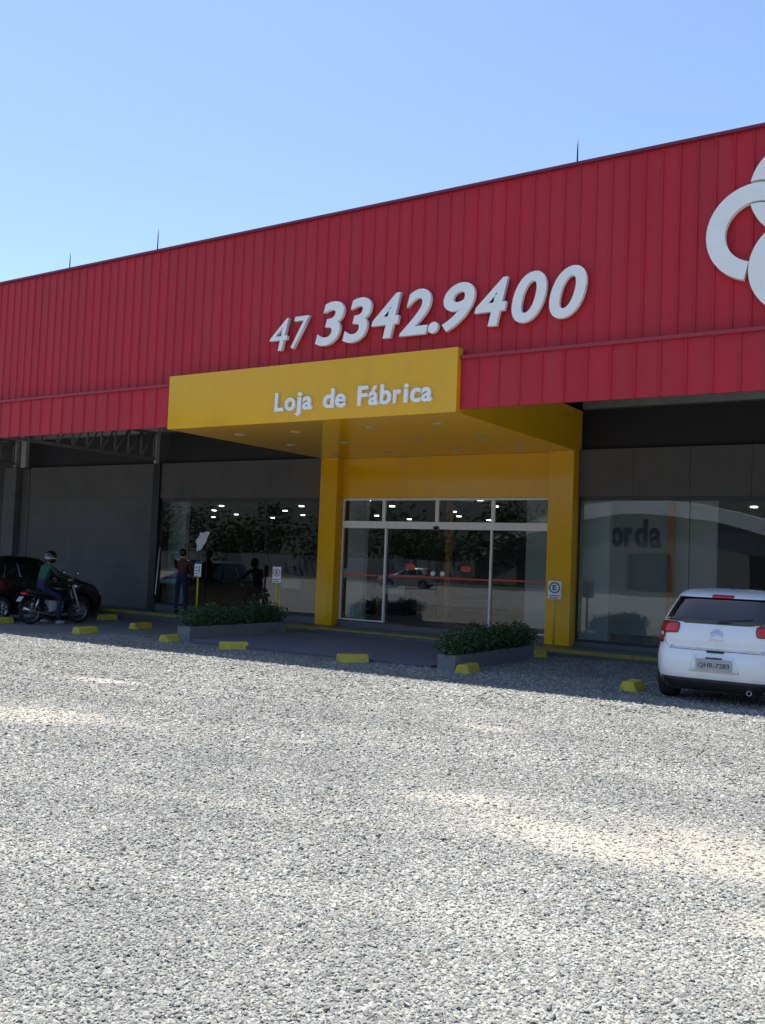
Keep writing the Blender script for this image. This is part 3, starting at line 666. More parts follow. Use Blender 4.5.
# ------------------------------------------------------------------ planters and hedges
def planter(x0, x1, y0, y1, label, hlabel, seed):
    zb = gz((x0+x1)/2)-0.01; zt = 0.26+max(0, zb)
    t = thing('planter', label, 'planter', (0, 0, 0), 0, 'concrete planters at the entrance')
    th = 0.04
    bx('front_wall', 'planter_concrete', t, x0, x1, y0, y0+th, zb, zt, 0.006)
    bx('rear_wall', 'planter_concrete', t, x0, x1, y1-th, y1, zb, zt, 0.006)
    k = 3; L_ = (y1-y0-2*th)/k
    for i in range(k):
        for xa in (x0, x1-th):
            bx('side_slab', 'planter_concrete', t, xa, xa+th, y0+th+L_*i+0.004, y0+th+L_*(i+1)-0.004, zb, zt-0.003, 0.005)
    bx('soil', 'soil', t, x0+th, x1-th, y0+th, y1-th, zb, zt-0.05)
    hd = thing('hedge', hlabel, 'hedge', (0, 0, 0), 0, 'clipped hedges in the planters')
    rg = random.Random(seed); mb = MB(); st = MB()
    cx = (x0+x1)/2; wx = (x1-x0)/2+0.07
    nb = int((y1-y0)/0.16)
    for i in range(nb):
        yy = y0+0.08+(y1-y0-0.16)*i/(nb-1); hh = 0.28+0.20*rg.random()+0.05*math.sin(yy*3.1+seed)
        for s_ in range(3):
            tx_ = cx+rg.uniform(-wx, wx)*0.8; ty_ = yy+rg.uniform(-0.12, 0.12)
            st.tube([(cx+rg.uniform(-.06, .06), yy, zt-0.06), ((cx+tx_)/2, ty_, zt+hh*0.5), (tx_, ty_, zt+hh*0.9)], [0.008, 0.006, 0.003], 5)
        for q in range(int(150+70*rg.random())):
            a = rg.uniform(0, 2*math.pi); rr = rg.random()**0.35
            px = cx+math.cos(a)*wx*rr*1.05; py = yy+rg.uniform(-0.13, 0.13)
            pz = zt-0.02+hh*(0.5+0.5*math.sin(a)*rr)+rg.uniform(-0.03, 0.05)*(1 if rg.random() < .8 else 2)
            u = Vector((rg.gauss(0, 1), rg.gauss(0, 1), rg.gauss(0.35, 0.7))).normalized()
            w_ = u.cross(Vector((rg.gauss(0, 1), rg.gauss(0, 1), rg.gauss(0, 1)))).normalized(); nn = u.cross(w_)
            ln = rg.uniform(0.045, 0.085); wd_ = ln*0.30; p = Vector((px, py, pz))
            mb.add([p, p+u*ln*0.5+w_*wd_+nn*wd_*0.5, p+u*ln, p+u*ln*0.5-w_*wd_+nn*wd_*0.5], [(0, 1, 2), (0, 2, 3)], 0, False)
    fo = mb.build('foliage', 'leaf', hd, recalc=False); fo['kind'] = 'stuff'
    st.build('stem', 'stem', hd)
planter(-14.22, -13.86, 14.20, 17.35, 'low grey concrete planter standing left of the entrance paving', 'dense green hedge in the planter nearer the two thin sign poles', 1)
planter(-7.74, -7.40, 13.78, 17.0, 'low grey concrete planter standing near the right yellow pillar', 'dense green hedge in the planter before the right yellow pillar', 4)

# ------------------------------------------------------------------ small parking signs on yellow poles
def pole_sign(x, y, z0, top, label, kind, rz=0.0, w=0.27, hh=0.37):
    t = thing('parking_sign', label, 'sign', (x, y, z0), rz, 'parking signs on yellow poles')
    MB().tube([(0, 0, 0), (0, 0, top-0.02)], 0.024, 10).build('pole', 'pole_paint', t)
    pl_ = MB().box(-w/2, w/2, -0.034, -0.026, top-hh, top).build('sign_plate', 'sign_white', t, 0.002)
    if kind == 'E':
        k = 28; ro, ri = w*0.42, w*0.33; vs = []
        for i in range(k):
            a = 2*math.pi*i/k
            vs += [(ro*math.cos(a), -0.0375, top-0.14+ro*math.sin(a)), (ri*math.cos(a), -0.0375, top-0.14+ri*math.sin(a)), (ri*math.cos(a), -0.0345, top-0.14+ri*math.sin(a)), (ro*math.cos(a), -0.0345, top-0.14+ro*math.sin(a))]
        MB().add(vs, [(i*4+q, i*4+(q+1) % 4, ((i+1) % k)*4+(q+1) % 4, ((i+1) % k)*4+q) for i in range(k) for q in range(4)]).build('ring', 'sign_red' if top > 1.52 else 'sign_text', pl_)
        text_mesh('E', w*0.3, 'sign_text', 'letter', pl_, (0, -0.0375, top-0.14), 0.003, w*0.4, 0, 0.03)
        for i in range(2): MB().box(-w*0.38, w*0.38-0.02*i, -0.037, -0.0345, top-0.31-0.045*i, top-0.292-0.045*i).build('text_line', 'sign_text', pl_)
    else:
        MB().box(0.03, 0.05, -0.037, -0.0345, top-0.22, top-0.05).build('symbol', 'sign_text', pl_)
        for i in range(4): MB().box(-0.08, 0.0+0.02*(i % 2), -0.037, -0.0345, top-0.11-0.07*i, top-0.095-0.07*i).build('text_line', 'sign_text', pl_)
pole_sign(-17.0, 17.62, -0.09, 1.60, 'small white notice plate on a yellow pole near the person at the glass', 'N', 0.25, 0.20, 0.33)
pole_sign(-14.34, 17.55, -0.07, 1.60, 'white parking plate with red ring on a yellow pole between hedge and left pillar', 'E', 0.25, 0.22, 0.38)
pole_sign(-7.43, 18.02, FL, 1.36, 'white parking plate with dark ring and letter E before the right yellow pillar', 'E', 0.15)

# ------------------------------------------------------------------ cars
class Shell:
    """Smooth car body: rounded plan outline at each height. y=0 rear bumper, +y forward."""
    def __init__(s, lv, n=6.0):
        s.lv = np.array(lv, float); s.n = n
    def at(s, z):
        a = s.lv; zs = a[:, 0]
        out = []
        for c in (1, 2, 3):
            v = a[:, c]; i = int(np.clip(np.searchsorted(zs, z)-1, 0, len(zs)-2)); h = zs[i+1]-zs[i]; t = (z-zs[i])/h
            d = lambda k: ((v[min(k+1, len(v)-1)]-v[max(k-1, 0)])/max(1e-6, zs[min(k+1, len(v)-1)]-zs[max(k-1, 0)]))
            m0, m1 = d(i)*h, d(i+1)*h
            out.append((2*t**3-3*t*t+1)*v[i]+(t**3-2*t*t+t)*m0+(-2*t**3+3*t*t)*v[i+1]+(t**3-t*t)*m1)
        return out
    def rear(s, x, z):
        w, r, f = s.at(z); b = (f-r)/2; q = min(0.9999, abs(x)/w)
        return (r+f)/2-b*(1-q**s.n)**(1/s.n)
    def front(s, x, z):
        w, r, f = s.at(z); b = (f-r)/2; q = min(0.9999, abs(x)/w)
        return (r+f)/2+b*(1-q**s.n)**(1/s.n)
    def side(s, y, z):
        w, r, f = s.at(z); b = (f-r)/2; q = min(0.9999, abs(y-(r+f)/2)/b)
        return w*(1-q**s.n)**(1/s.n)
    def mesh(s, name, m, nz=56, nt=88):
        zs = np.linspace(s.lv[0, 0], s.lv[-1, 0], nz); vs = []
        for z in zs:
            w, r, f = s.at(z)
            for j in range(nt):
                t = 2*math.pi*(j+0.5)/nt; c, q = math.cos(t), math.sin(t)
                vs.append((w*math.copysign(abs(c)**(2/s.n), c), (r+f)/2+(f-r)/2*math.copysign(abs(q)**(2/s.n), q), z))
        fs = [(i*nt+j, i*nt+(j+1) % nt, (i+1)*nt+(j+1) % nt, (i+1)*nt+j) for i in range(nz-1) for j in range(nt)]
        fs += [tuple(range(nt-1, -1, -1)), tuple((nz-1)*nt+j for j in range(nt))]
        return MB().add(vs, fs, 0, True).mesh(name, m)
    def patch(s, rows, face, name, m, parent, off=0.006, nc=14, sign=1):
        """rows: (z, a, b) spans in x (rear/front) or y (side). A thin skin laid on the body."""
        def P(a, z, o):
            if face == 'rear': return (a, s.rear(a, z)-o, z)
            if face == 'front': return (a, s.front(a, z)+o, z)
            return (sign*(s.side(a, z)+o), a, z)
        vs = []; nr = len(rows)
        for z, a, b in rows:
            for j in range(nc+1): vs.append(P(a+(b-a)*j/nc, z, off))
        for z, a, b in rows:
            for j in range(nc+1): vs.append(P(a+(b-a)*j/nc, z, -0.015))
        k = nc+1; o = nr*k
        fs = [(i*k+j, i*k+j+1, (i+1)*k+j+1, (i+1)*k+j) for i in range(nr-1) for j in range(nc)]
        nf = len(fs)
        edge = [(i, 0) for i in range(nr)]+[(nr-1, j) for j in range(1, nc+1)]+[(i, nc) for i in range(nr-2, -1, -1)]+[(0, j) for j in range(nc-1, 0, -1)]
        for e in range(len(edge)):
            p, q = edge[e], edge[(e+1) % len(edge)]
            A, B = p[0]*k+p[1], q[0]*k+q[1]; fs.append((A, B, B+o, A+o))
        mb = MB(); mb.add(vs, fs, 0, True)
        for i in range(nf, len(fs)): mb.sm[i] = False
        return mb.build(name, m, parent)
def cut_arches(me, ys, r, wid, z):
    o = link('arch_tmp', me)
    for yy in ys:
        c = MB().lathe([(0, -wid), (r, -wid), (r, wid), (0, wid)], (0, yy, z), (1, 0, 0), 32).build('cutter_tmp', 'plastic_black')
        md = o.modifiers.new('b', 'BOOLEAN'); md.operation = 'DIFFERENCE'; md.object = c; md.solver = 'EXACT'
    dg = bpy.context.evaluated_depsgraph_get(); out = bpy.data.meshes.new_from_object(o.evaluated_get(dg))
    for md in list(o.modifiers): bpy.data.objects.remove(md.object) if md.object else None
    bpy.data.objects.remove(o)
    bm = bmesh.new(); bm.from_mesh(out); bm.normal_update()
    for f in bm.faces: f.smooth = True
    bm.to_mesh(out); bm.free()
    for a in list(out.attributes):
        pass
    out.set_sharp_from_angle(angle=R(50)) if hasattr(out, 'set_sharp_from_angle') else None
    return out
def wheel_mesh():
    tyre = MB().lathe([(0.20, -0.095), (0.285, -0.10), (0.305, -0.08), (0.31, -0.04), (0.31, 0.04), (0.305, 0.08), (0.285, 0.10), (0.20, 0.095)], (0, 0, 0), (1, 0, 0), 36).mesh('tyre', 'rubber')
    rim = MB().lathe([(0.0, 0.06), (0.05, 0.075), (0.06, 0.06), (0.18, 0.05), (0.20, 0.085), (0.205, 0.085), (0.205, -0.085)], (0, 0, 0), (1, 0, 0), 36)
    for i in range(7):
        a = 2*math.pi*i/7
        rim.tube([(0.072, 0.04*math.cos(a), 0.04*math.sin(a)), (0.075, 0.19*math.cos(a), 0.19*math.sin(a))], [0.022, 0.03], 6)
    return tyre, rim.mesh('rim', 'alloy')
TYRE, RIM = wheel_mesh()
def add_wheels(t, ys, xw, r=0.31, z=0.31):
    for yy in ys:
        for sx in (-1, 1):
            w = link('wheel', TYRE, t); w.location = (sx*xw, yy, z); w.rotation_euler = (0, 0, 0 if sx > 0 else math.pi); k = r/0.31; w.scale = (1, k, k)
            link('rim', RIM, w)
LV = [(0.17, .74, .16, 3.76), (0.24, .80, .075, 3.85), (0.36, .845, .02, 3.92), (0.50, .862, .0, 3.94), (0.62, .864, .012, 3.92), (0.70, .862, .05, 3.86), (0.74, .860, .085, 3.80), (0.86, .852, .095, 3.62), (0.97, .838, .118, 3.25),
      (1.06, .812, .165, 2.92), (1.16, .775, .235, 2.62), (1.28, .722, .325, 2.36), (1.39, .665, .415, 2.12), (1.465, .625, .49, 1.98), (1.52, .55, .64, 1.80), (1.545, .43, .84, 1.60), (1.552, .22, 1.05, 1.40)]
def hatchback(name, label, paint, loc, rz, detail=True, plate=True, group=None, zs=1.0, xs=1.0):
    S = Shell(LV); t = thing(name, label, 'car', loc, rz, group); t.scale = (xs, 1, zs)
    body = link('body', cut_arches(S.mesh('body', paint), (0.62, 3.08), 0.36, 1.0, 0.31), t)
    body.data.materials.clear(); body.data.materials.append(MT[paint])
    MB().box(-0.60, 0.60, 0.25, 3.6, 0.19, 0.60).build('underbody', 'plastic_black', t)
    add_wheels(t, (0.62, 3.08), 0.705)
    # black lower bumper
    S.patch([(0.175, -.71, .71), (0.24, -.79, .79), (0.30, -.815, .815), (0.345, -.80, .80)], 'rear', 'bumper_valance', 'plastic_black', t, 0.008, 30)
    # rear window
    rw = []
    for k in range(9):
        f = k/8; z = 1.105+0.325*f; hw = 0.752-0.145*f
        rw.append((z, -hw, hw))
    win = S.patch(rw, 'rear', 'rear_window', 'car_glass', t, 0.004, 28)
    S.patch([(1.075, -.45, .45), (1.095, -.66, .66), (1.113, -.738, .738)], 'rear', 'window_seal', 'car_glass', win, 0.0035, 24)
    S.patch([(1.432, -.135, .135), (1.452, -.14, .14), (1.472, -.13, .13)], 'rear', 'brake_light', 'lens_red', t, 0.016, 10)
    # hatch lower crease with chrome strip
    S.patch([(0.722, -.60, .60), (0.732, -.605, .605), (0.738, -.605, .605)], 'rear', 'hatch_gap', 'plastic_black', t, 0.002, 24)
    S.patch([(0.742, -.585, .585), (0.752, -.585, .585), (0.760, -.58, .58)], 'rear', 'trim_strip', 'chrome', t, 0.007, 24)
    S.patch([(0.700, -.10, .10), (0.712, -.11, .11), (0.722, -.11, .11)], 'rear', 'hatch_handle', 'plastic_black', t, 0.01, 10)
    for sx in (-1, 1):
        def rows(L_): return [(z, min(sx*a, sx*b), max(sx*a, sx*b)) for z, a, b in L_]
        lt = S.patch(rows([(0.785, .715, .847), (0.80, .695, .8465), (0.86, .685, .8455), (0.915, .675, .842), (0.926, .64, .840), (0.934, .52, .839), (0.945, .49, .836), (1.00, .475, .823), (1.05, .475, .81), (1.075, .485, .80), (1.09, .52, .79)]), 'rear', 'tail_light', 'lens_dark', t, 0.012, 16)
        S.patch(rows([(0.95, .51, .69), (0.965, .497, .70), (1.00, .492, .70), (1.05, .492, .69), (1.065, .51, .675)]), 'rear', 'brake_lens', 'lens_red', lt, 0.017, 8)
        S.patch(rows([(0.885, .70, .745), (0.905, .695, .765), (0.925, .70, .765), (0.94, .71, .745)]), 'rear', 'reverse_lens', 'lens_clear', lt, 0.018, 6)
        S.patch(rows([(0.815, .70, .80), (0.845, .70, .80), (0.868, .70, .80)]), 'rear', 'indicator_lens', 'lens_red', lt, 0.016, 6)
        # side windows
        for a0, a1, b0, b1 in ((0.62, 1.05, 0.78, 1.02), (1.10, 1.95, 1.07, 1.75), (2.0, 2.62, 1.80, 1.98)):
            rws = [(1.03+0.36*f, a0+(b0-a0)*f, a1+(b1-a1)*f) for f in [i/6 for i in range(7)]]
            S.patch(rws, 'side', 'side_window', 'car_glass', t, 0.004, 8, sx)
        S.patch([(z_, sx*(xa_+0.004) if sx < 0 else xa_-0.004, sx*(xa_-0.004) if sx < 0 else xa_+0.004) for z_, xa_ in ((0.745, .612), (0.80, .665), (0.90, .672), (0.93, .66))], 'rear', 'shut_line', 'plastic_black', t, 0.0015, 2)
        S.patch([(z_, sx*(xa_+0.004) if sx < 0 else xa_-0.004, sx*(xa_-0.004) if sx < 0 else xa_+0.004) for z_, xa_ in ((1.088, .765), (1.16, .745), (1.30, .68), (1.43, .615), (1.468, .57))], 'rear', 'shut_line', 'plastic_black', t, 0.0015, 2)
        hd = MB().tube([(sx*0.868, 1.18, 0.93), (sx*0.885, 1.24, 0.932), (sx*0.885, 1.36, 0.932), (sx*0.868, 1.42, 0.93)], 0.012, 8).build('door_handle', paint, t)
        mir = MB().ball((sx*0.93, 2.38, 1.03), 0.11, (0.95, 0.55, 0.7)).build('door_mirror', paint, t)
        MB().tube([(sx*0.80, 2.40, 0.99), (sx*0.90, 2.40, 1.01)], 0.03, 8).build('mirror_arm', 'plastic_black', mir)
        S.patch([(0.60, sx*0.76 if sx < 0 else 0.45, -0.45 if sx < 0 else 0.76), (0.66, sx*0.78 if sx < 0 else 0.40, -0.40 if sx < 0 else 0.78), (0.74, sx*0.76 if sx < 0 else 0.42, -0.42 if sx < 0 else 0.76)], 'front', 'headlight', 'lens_clear', t, 0.008, 10)
    wsr = [(1.00+0.40*f, -(0.74-0.13*f), 0.74-0.13*f) for f in [i/6 for i in range(7)]]
    S.patch(wsr, 'front', 'windscreen', 'car_glass', t, 0.004, 20)
    S.patch([(0.30, -.5, .5), (0.38, -.55, .55), (0.46, -.5, .5)], 'front', 'grille', 'plastic_black', t, 0.008, 12)
    # antenna
    MB().tube([(0.0, 1.05, 1.52), (0.0, 1.0, 1.56), (0.0, 0.88, 1.66)], [0.016, 0.008, 0.004], 8).build('antenna', 'plastic_black', t)
    # plate in its recess
    if plate:
        yb = S.rear(0, 0.53)
        rc = S.patch([(0.44, -.31, .31), (0.50, -.30, .30), (0.58, -.27, .27), (0.655, -.24, .24)], 'rear', 'plate_recess', paint, t, 0.004, 12)
        pz = 0.545; hp = 0.075
        pt = MB().box(-0.225, 0.225, -0.028, -0.018, -hp, hp).build('number_plate', 'plate', t, 0.003); pt.location = (0, yb+0.004, pz)
        text_mesh('QHR-7283', 0.385, 'plate_text', 'plate_text', pt, (0, -0.031, -0.012), 0.003, 0.075, 0, 0.012)
        text_mesh('SC', 0.05, 'plate_text', 'plate_text', pt, (0, -0.031, 0.052), 0.003, 0.018) if False else None
        bx('plate_lamp_cover', 'plastic_black', pt, -0.10, 0.10, -0.03, -0.005, hp+0.004, hp+0.022)
    if detail:
        # double chevron emblem
        for k in range(2):
            z0 = 0.905+k*0.042
            poly = [(-0.075, z0), (0, z0+0.045), (0.075, z0), (0.075, z0+0.026), (0, z0+0.073), (-0.075, z0+0.026)]
            yb = S.rear(0, z0+0.03)
            MB().add([(x_, S.rear(x_, z_)-0.014, z_) for x_, z_ in poly]+[(x_, S.rear(x_, z_)+0.01, z_) for x_, z_ in poly],
                     [(0, 1, 4, 5), (1, 2, 3, 4)]+[(i, (i+1) % 6, (i+1) % 6+6, i+6) for i in range(6)]).build('chevron', 'chrome', t)
        g_ = MB()
        for i in range(7):
            xa = -0.095+i*0.028; g_.box(xa, xa+0.018, S.rear(0, 0.865)-0.008, S.rear(0, 0.865)+0.01, 0.858, 0.874)
        g_.build('badge', 'chrome', t)
        MB().lathe([(0.030, 0.10), (0.034, -0.05), (0.030, -0.055), (0.026, -0.05), (0.024, 0.10)], (0.43, 0.06, 0.215), (0, 1, 0), 18).build('exhaust_tip', 'chrome', t)
        # wiper
        MB().tube([(0.0, S.rear(0, 1.10)-0.03, 1.10), (0.20, S.rear(0.2, 1.14)-0.022, 1.14), (0.42, S.rear(0.42, 1.17)-0.018, 1.165)], [0.014, 0.008, 0.005], 6).build('wiper', 'plastic_black', t)
    return t
hatchback('hatchback_car', 'white hatchback parked nose to the shop window, rear facing out', 'car_white', (-3.065, 12.97, gz(-3.1)), 0.0, xs=1.045)
hatchback('parked_car', 'black car parked beside the block wall behind the motorcycle rider', 'car_black', (-21.25, 13.75, gz(-21.3)), 0.0, False, False, None, 1.07)
hatchback('parked_car', 'silver car parked across the lot, mirrored in the entrance glass', 'car_silver', (-33.0, -20.0, gz(-30)), 1.3, False, False)

# ------------------------------------------------------------------ figures
def skin_figure(joints, bones, mats, name, parent):
    """joints: {name:(pos, radius)}; bones: (a, b, material index). One continuous skin."""
    names = list(joints); idx = {k: i for i, k in enumerate(names)}
    me = bpy.data.meshes.new('fig'); me.from_pydata([joints[k][0] for k in names], [(idx[a], idx[b]) for a, b, _ in bones], [])
    o = link('fig_tmp', me); md = o.modifiers.new('skin', 'SKIN'); md.use_smooth_shade = True; md.branch_smoothing = 0.6
    for i, k in enumerate(names):
        r_ = joints[k][1]; r_ = r_ if isinstance(r_, tuple) else (r_, r_)
        me.skin_vertices[0].data[i].radius = r_; me.skin_vertices[0].data[i].use_root = (k == 'pelvis')
    sub = o.modifiers.new('s', 'SUBSURF'); sub.levels = 2; sub.render_levels = 2
    dg = bpy.context.evaluated_depsgraph_get(); out = bpy.data.meshes.new_from_object(o.evaluated_get(dg))
    bpy.data.objects.remove(o)
    out.materials.clear()
    for q in mats: out.materials.append(MT[q])
    segs = [(Vector(joints[a][0]), Vector(joints[b][0]), m_) for a, b, m_ in bones]
    for p in out.polygons:
        c = p.center; best = 1e9
        for a, b, m_ in segs:
            d = b-a; t = max(0, min(1, (c-a).dot(d)/max(1e-9, d.length_squared))); e = (c-a-d*t).length
            if e < best: best = e; p.material_index = m_
        p.use_smooth = True
    return link(name, out, parent)
def add_hand(parent, wrist, direc, side, grip=0.0):
    mb = MB(); w = Vector(wrist); d = Vector(direc).normalized(); s = Vector(side).normalized(); n_ = d.cross(s).normalized()
    mb.tube([w-d*0.01, w+d*0.04, w+d*0.085], [0.024, 0.034, 0.030], 8)
    for i, L_ in enumerate((0.062, 0.072, 0.068, 0.052)):
        b = w+d*0.08+s*(i-1.5)*0.019; c = math.cos(grip); q = math.sin(grip)
        mb.tube([b, b+(d*c+n_*q)*L_*0.5, b+(d*math.cos(grip*2)+n_*math.sin(grip*2))*L_*0.5+(d*c+n_*q)*L_*0.5], [0.0095, 0.009, 0.007], 6)
    b = w+d*0.03+s*-0.03; mb.tube([b, b+(d*0.6-s*0.7)*0.035, b+(d*0.9-s*0.6)*0.06], [0.011, 0.010, 0.008], 6)
    return mb.build('hand', 'skin', parent)

# motorcycle -----------------------------------------------------
def motorcycle(loc, rz):
    t = thing('motorcycle', 'dark motorcycle standing by the parked black car with rider astride', 'motorcycle', loc, rz)
    def whl(y, r, z):
        w = MB()
        k = 40
        w.lathe([(r-0.075, -0.035), (r-0.03, -0.045), (r, -0.015), (r, 0.015), (r-0.03, 0.045), (r-0.075, 0.035)], (0, y, z), (1, 0, 0), k)
        o = w.build('wheel', 'rubber', t)
        q = MB().lathe([(r-0.078, -0.028), (r-0.09, -0.028), (r-0.09, 0.028), (r-0.078, 0.028)], (0, y, z), (1, 0, 0), k)
        q.lathe([(0.0, -0.06), (0.045, -0.06), (0.045, 0.06), (0.0, 0.06)], (0, y, z), (1, 0, 0), 20); q.build('rim', 'alloy', o)
        for i in range(18):
            a = 2*math.pi*i/18; MB().tube([(0.02*(-1)**i, y, z), (0, y+(r-0.085)*math.cos(a), z+(r-0.085)*math.sin(a))], 0.004, 5).build('spoke', 'alloy', o)
    whl(0, 0.305, 0.305); whl(1.30, 0.305, 0.305)
    T = lambda nm, pts, r, m='plastic_black', p=None, k=8: MB().tube(pts, r, k).build(nm, m, p or t)
    for sx in (-0.09, 0.09):
        T('fork', [(sx, 1.30, 0.31), (sx, 1.06, 0.95)], 0.026, 'steel')
        T('swing_arm', [(sx, 0, 0.305), (sx, 0.50, 0.38)], 0.022)
        T('shock', [(sx*1.1, 0.06, 0.36), (sx*1.1, 0.16, 0.68)], 0.032, 'chrome')
    T('frame', [(0, 1.05, 0.92), (0, 0.85, 0.45), (0, 0.45, 0.35), (0, 0.25, 0.66), (0, -0.15, 0.74)], 0.03)
    MB().ball((0, 0.80, 0.86), 0.2, (0.7, 1.25, 0.62)).build('fuel_tank', 'moto_paint', t)
    MB().add(*(lambda: (([(x_, y_, z_) for y_, z_, w_ in ((0.68, 0.80, .09), (0.45, 0.77, .13), (0.15, 0.80, .13), (-0.12, 0.86, .09)) for x_, z_ in ((-w_, z_-0.08), (-w_, z_), (w_, z_), (w_, z_-0.08))]), [(i*4+j, i*4+(j+1) % 4, (i+1)*4+(j+1) % 4, (i+1)*4+j) for i in range(3) for j in range(4)]+[(0, 1, 2, 3), (15, 14, 13, 12)]))()).build('seat', 'plastic_black', t, 0.02)
    MB().box(-0.13, 0.13, 0.42, 0.80, 0.30, 0.58).build('engine', 'steel', t, 0.03)
    T('exhaust', [(0.10, 0.82, 0.45), (0.13, 0.70, 0.27), (0.14, 0.35, 0.26), (0.16, -0.05, 0.34), (0.16, -0.28, 0.40)], [0.018, 0.02, 0.03, 0.045, 0.045], 'chrome')
    T('handlebar', [(-0.36, 0.93, 1.08), (-0.2, 1.02, 1.06), (0, 1.06, 1.02), (0.2, 1.02, 1.06), (0.36, 0.93, 1.08)], 0.014)
    for sx in (-1, 1):
        m_ = T('mirror', [(sx*0.26, 1.0, 1.07), (sx*0.30, 1.02, 1.22)], 0.006)
        q = MB().lathe([(0.0, -0.012), (0.05, -0.01), (0.055, 0.0), (0.0, 0.004)], (sx*0.31, 1.02, 1.27), (0.15, -1, 0.25), 16).build('mirror_glass', 'chrome', m_); q.scale = (1.0, 1, 1.0)
    MB().lathe([(0.0, 0.09), (0.05, 0.08), (0.085, 0.0), (0.08, -0.06), (0.0, -0.08)], (0, 1.20, 0.92), (0, 1, 0), 18).build('headlamp', 'chrome', t)
    fd = [(r_*math.cos(a), r_*math.sin(a)) for a, r_ in [(R(20+10*i), 0.345) for i in range(15)]]
    for y0 in (0, 1.30):
        vs = [(sx, y0+(c if y0 == 0 else c), 0.305+s_) for c, s_ in fd for sx in (-0.06, 0.06)]
        MB().add(vs, [(2*i, 2*i+1, 2*i+3, 2*i+2) for i in range(len(fd)-1)], 0, True).build('mudguard', 'moto_paint', t)
    MB().box(-0.085, 0.085, -0.24, -0.14, 0.72, 0.79).build('tail_light', 'lens_red', t, 0.012)
    p_ = MB().box(-0.10, 0.10, -0.005, 0.005, -0.075, 0.075).build('number_plate', 'plate', t, 0.003); p_.location = (0, -0.30, 0.62); p_.rotation_euler = (R(-35), 0, 0)
    T('foot_peg', [(-0.26, 0.52, 0.33), (0.26, 0.52, 0.33)], 0.012)
    return t
MOTO = (-19.62, 14.62, gz(-19.6)); MRZ = -0.12
motorcycle(MOTO, MRZ)
rider = thing('person', 'person in green jacket, blue jeans and black helmet seated on the motorcycle', 'person', (MOTO[0]-0.02, MOTO[1]-0.14, MOTO[2]), MRZ)
J = {'pelvis': ((0, 0.38, 0.90), (0.15, 0.13)), 'waist': ((0, 0.42, 1.08), (0.15, 0.12)), 'chest': ((0, 0.50, 1.30), (0.18, 0.13)), 'neck': ((0, 0.56, 1.48), 0.06), 'head': ((0, 0.60, 1.60), 0.09), 'crown': ((0, 0.61, 1.70), 0.08),
     'shl': ((-0.19, 0.52, 1.42), 0.075), 'ell': ((-0.34, 0.66, 1.20), 0.055), 'wrl': ((-0.35, 0.90, 1.12), 0.038), 'shr': ((0.19, 0.52, 1.42), 0.075), 'elr': ((0.34, 0.66, 1.20), 0.055), 'wrr': ((0.35, 0.90, 1.12), 0.038),
     'hpl': ((-0.11, 0.40, 0.86), 0.10), 'knl': ((-0.24, 0.78, 0.66), 0.075), 'anl': ((-0.27, 0.64, 0.12), 0.048), 'hpr': ((0.11, 0.40, 0.86), 0.10), 'knr': ((0.24, 0.78, 0.66), 0.075), 'anr': ((0.29, 0.72, 0.12), 0.048)}
Bn = [('pelvis', 'waist', 1), ('waist', 'chest', 0), ('chest', 'neck', 0), ('neck', 'head', 3), ('head', 'crown', 3), ('chest', 'shl', 0), ('shl', 'ell', 4), ('ell', 'wrl', 4), ('chest', 'shr', 0), ('shr', 'elr', 4), ('elr', 'wrr', 4),
      ('pelvis', 'hpl', 1), ('hpl', 'knl', 1), ('knl', 'anl', 1), ('pelvis', 'hpr', 1), ('hpr', 'knr', 1), ('knr', 'anr', 1)]
skin_figure(J, Bn, ['jacket_green', 'jeans', 'shoe', 'skin', 'jacket_dark'], 'body', rider)
add_hand(rider, (-0.355, 0.91, 1.115), (-0.1, 1, -0.25), (1, 0.1, 0), 0.9); add_hand(rider, (0.355, 0.91, 1.115), (0.1, 1, -0.25), (-1, 0.1, 0), 0.9)
for sx, yy in ((-0.27, 0.70), (0.29, 0.78)):
    MB().ball((sx, yy, 0.05), 0.13, (0.38, 1.0, 0.40)).build('shoe', 'shoe', rider)
hel = MB().lathe([(0.0, 0.17), (0.06, 0.16), (0.11, 0.125), (0.14, 0.06), (0.145, 0.0), (0.14, -0.06), (0.12, -0.115), (0.10, -0.13)], (0, 0.60, 1.645), (0, 0.1, 1), 24).build('helmet', 'helmet', rider)
MB().lathe([(0.147, 0.030), (0.149, 0.022), (0.147, 0.014)], (0, 0.60, 1.60), (0, 0.1, 1), 24).build('helmet_band', 'sticker_white', hel)

# person at the glass ---------------------------------------------
PX, PY = -18.38, 18.42
wk = thing('person', 'person in dark red shirt and blue jeans standing at the shop window', 'person', (PX, PY, FL), 0.35)
J = {'pelvis': ((0, 0, 0.93), (0.15, 0.11)), 'waist': ((0, 0.01, 1.08), (0.14, 0.10)), 'chest': ((0, 0.02, 1.30), (0.17, 0.115)), 'neck': ((0, 0.03, 1.47), 0.052), 'head': ((0, 0.06, 1.58), 0.085), 'crown': ((0, 0.06, 1.67), 0.075),
     'shl': ((-0.18, 0.02, 1.40), 0.065), 'ell': ((-0.25, 0.16, 1.20), 0.048), 'wrl': ((-0.20, 0.34, 1.34), 0.034), 'shr': ((0.18, 0.02, 1.40), 0.065), 'elr': ((0.24, 0.05, 1.14), 0.048), 'wrr': ((0.23, 0.20, 0.98), 0.034),
     'hpl': ((-0.10, 0, 0.90), 0.095), 'knl': ((-0.12, 0.03, 0.50), 0.068), 'anl': ((-0.13, 0.0, 0.10), 0.046), 'hpr': ((0.10, 0, 0.90), 0.095), 'knr': ((0.12, 0.05, 0.50), 0.068), 'anr': ((0.14, 0.03, 0.10), 0.046)}
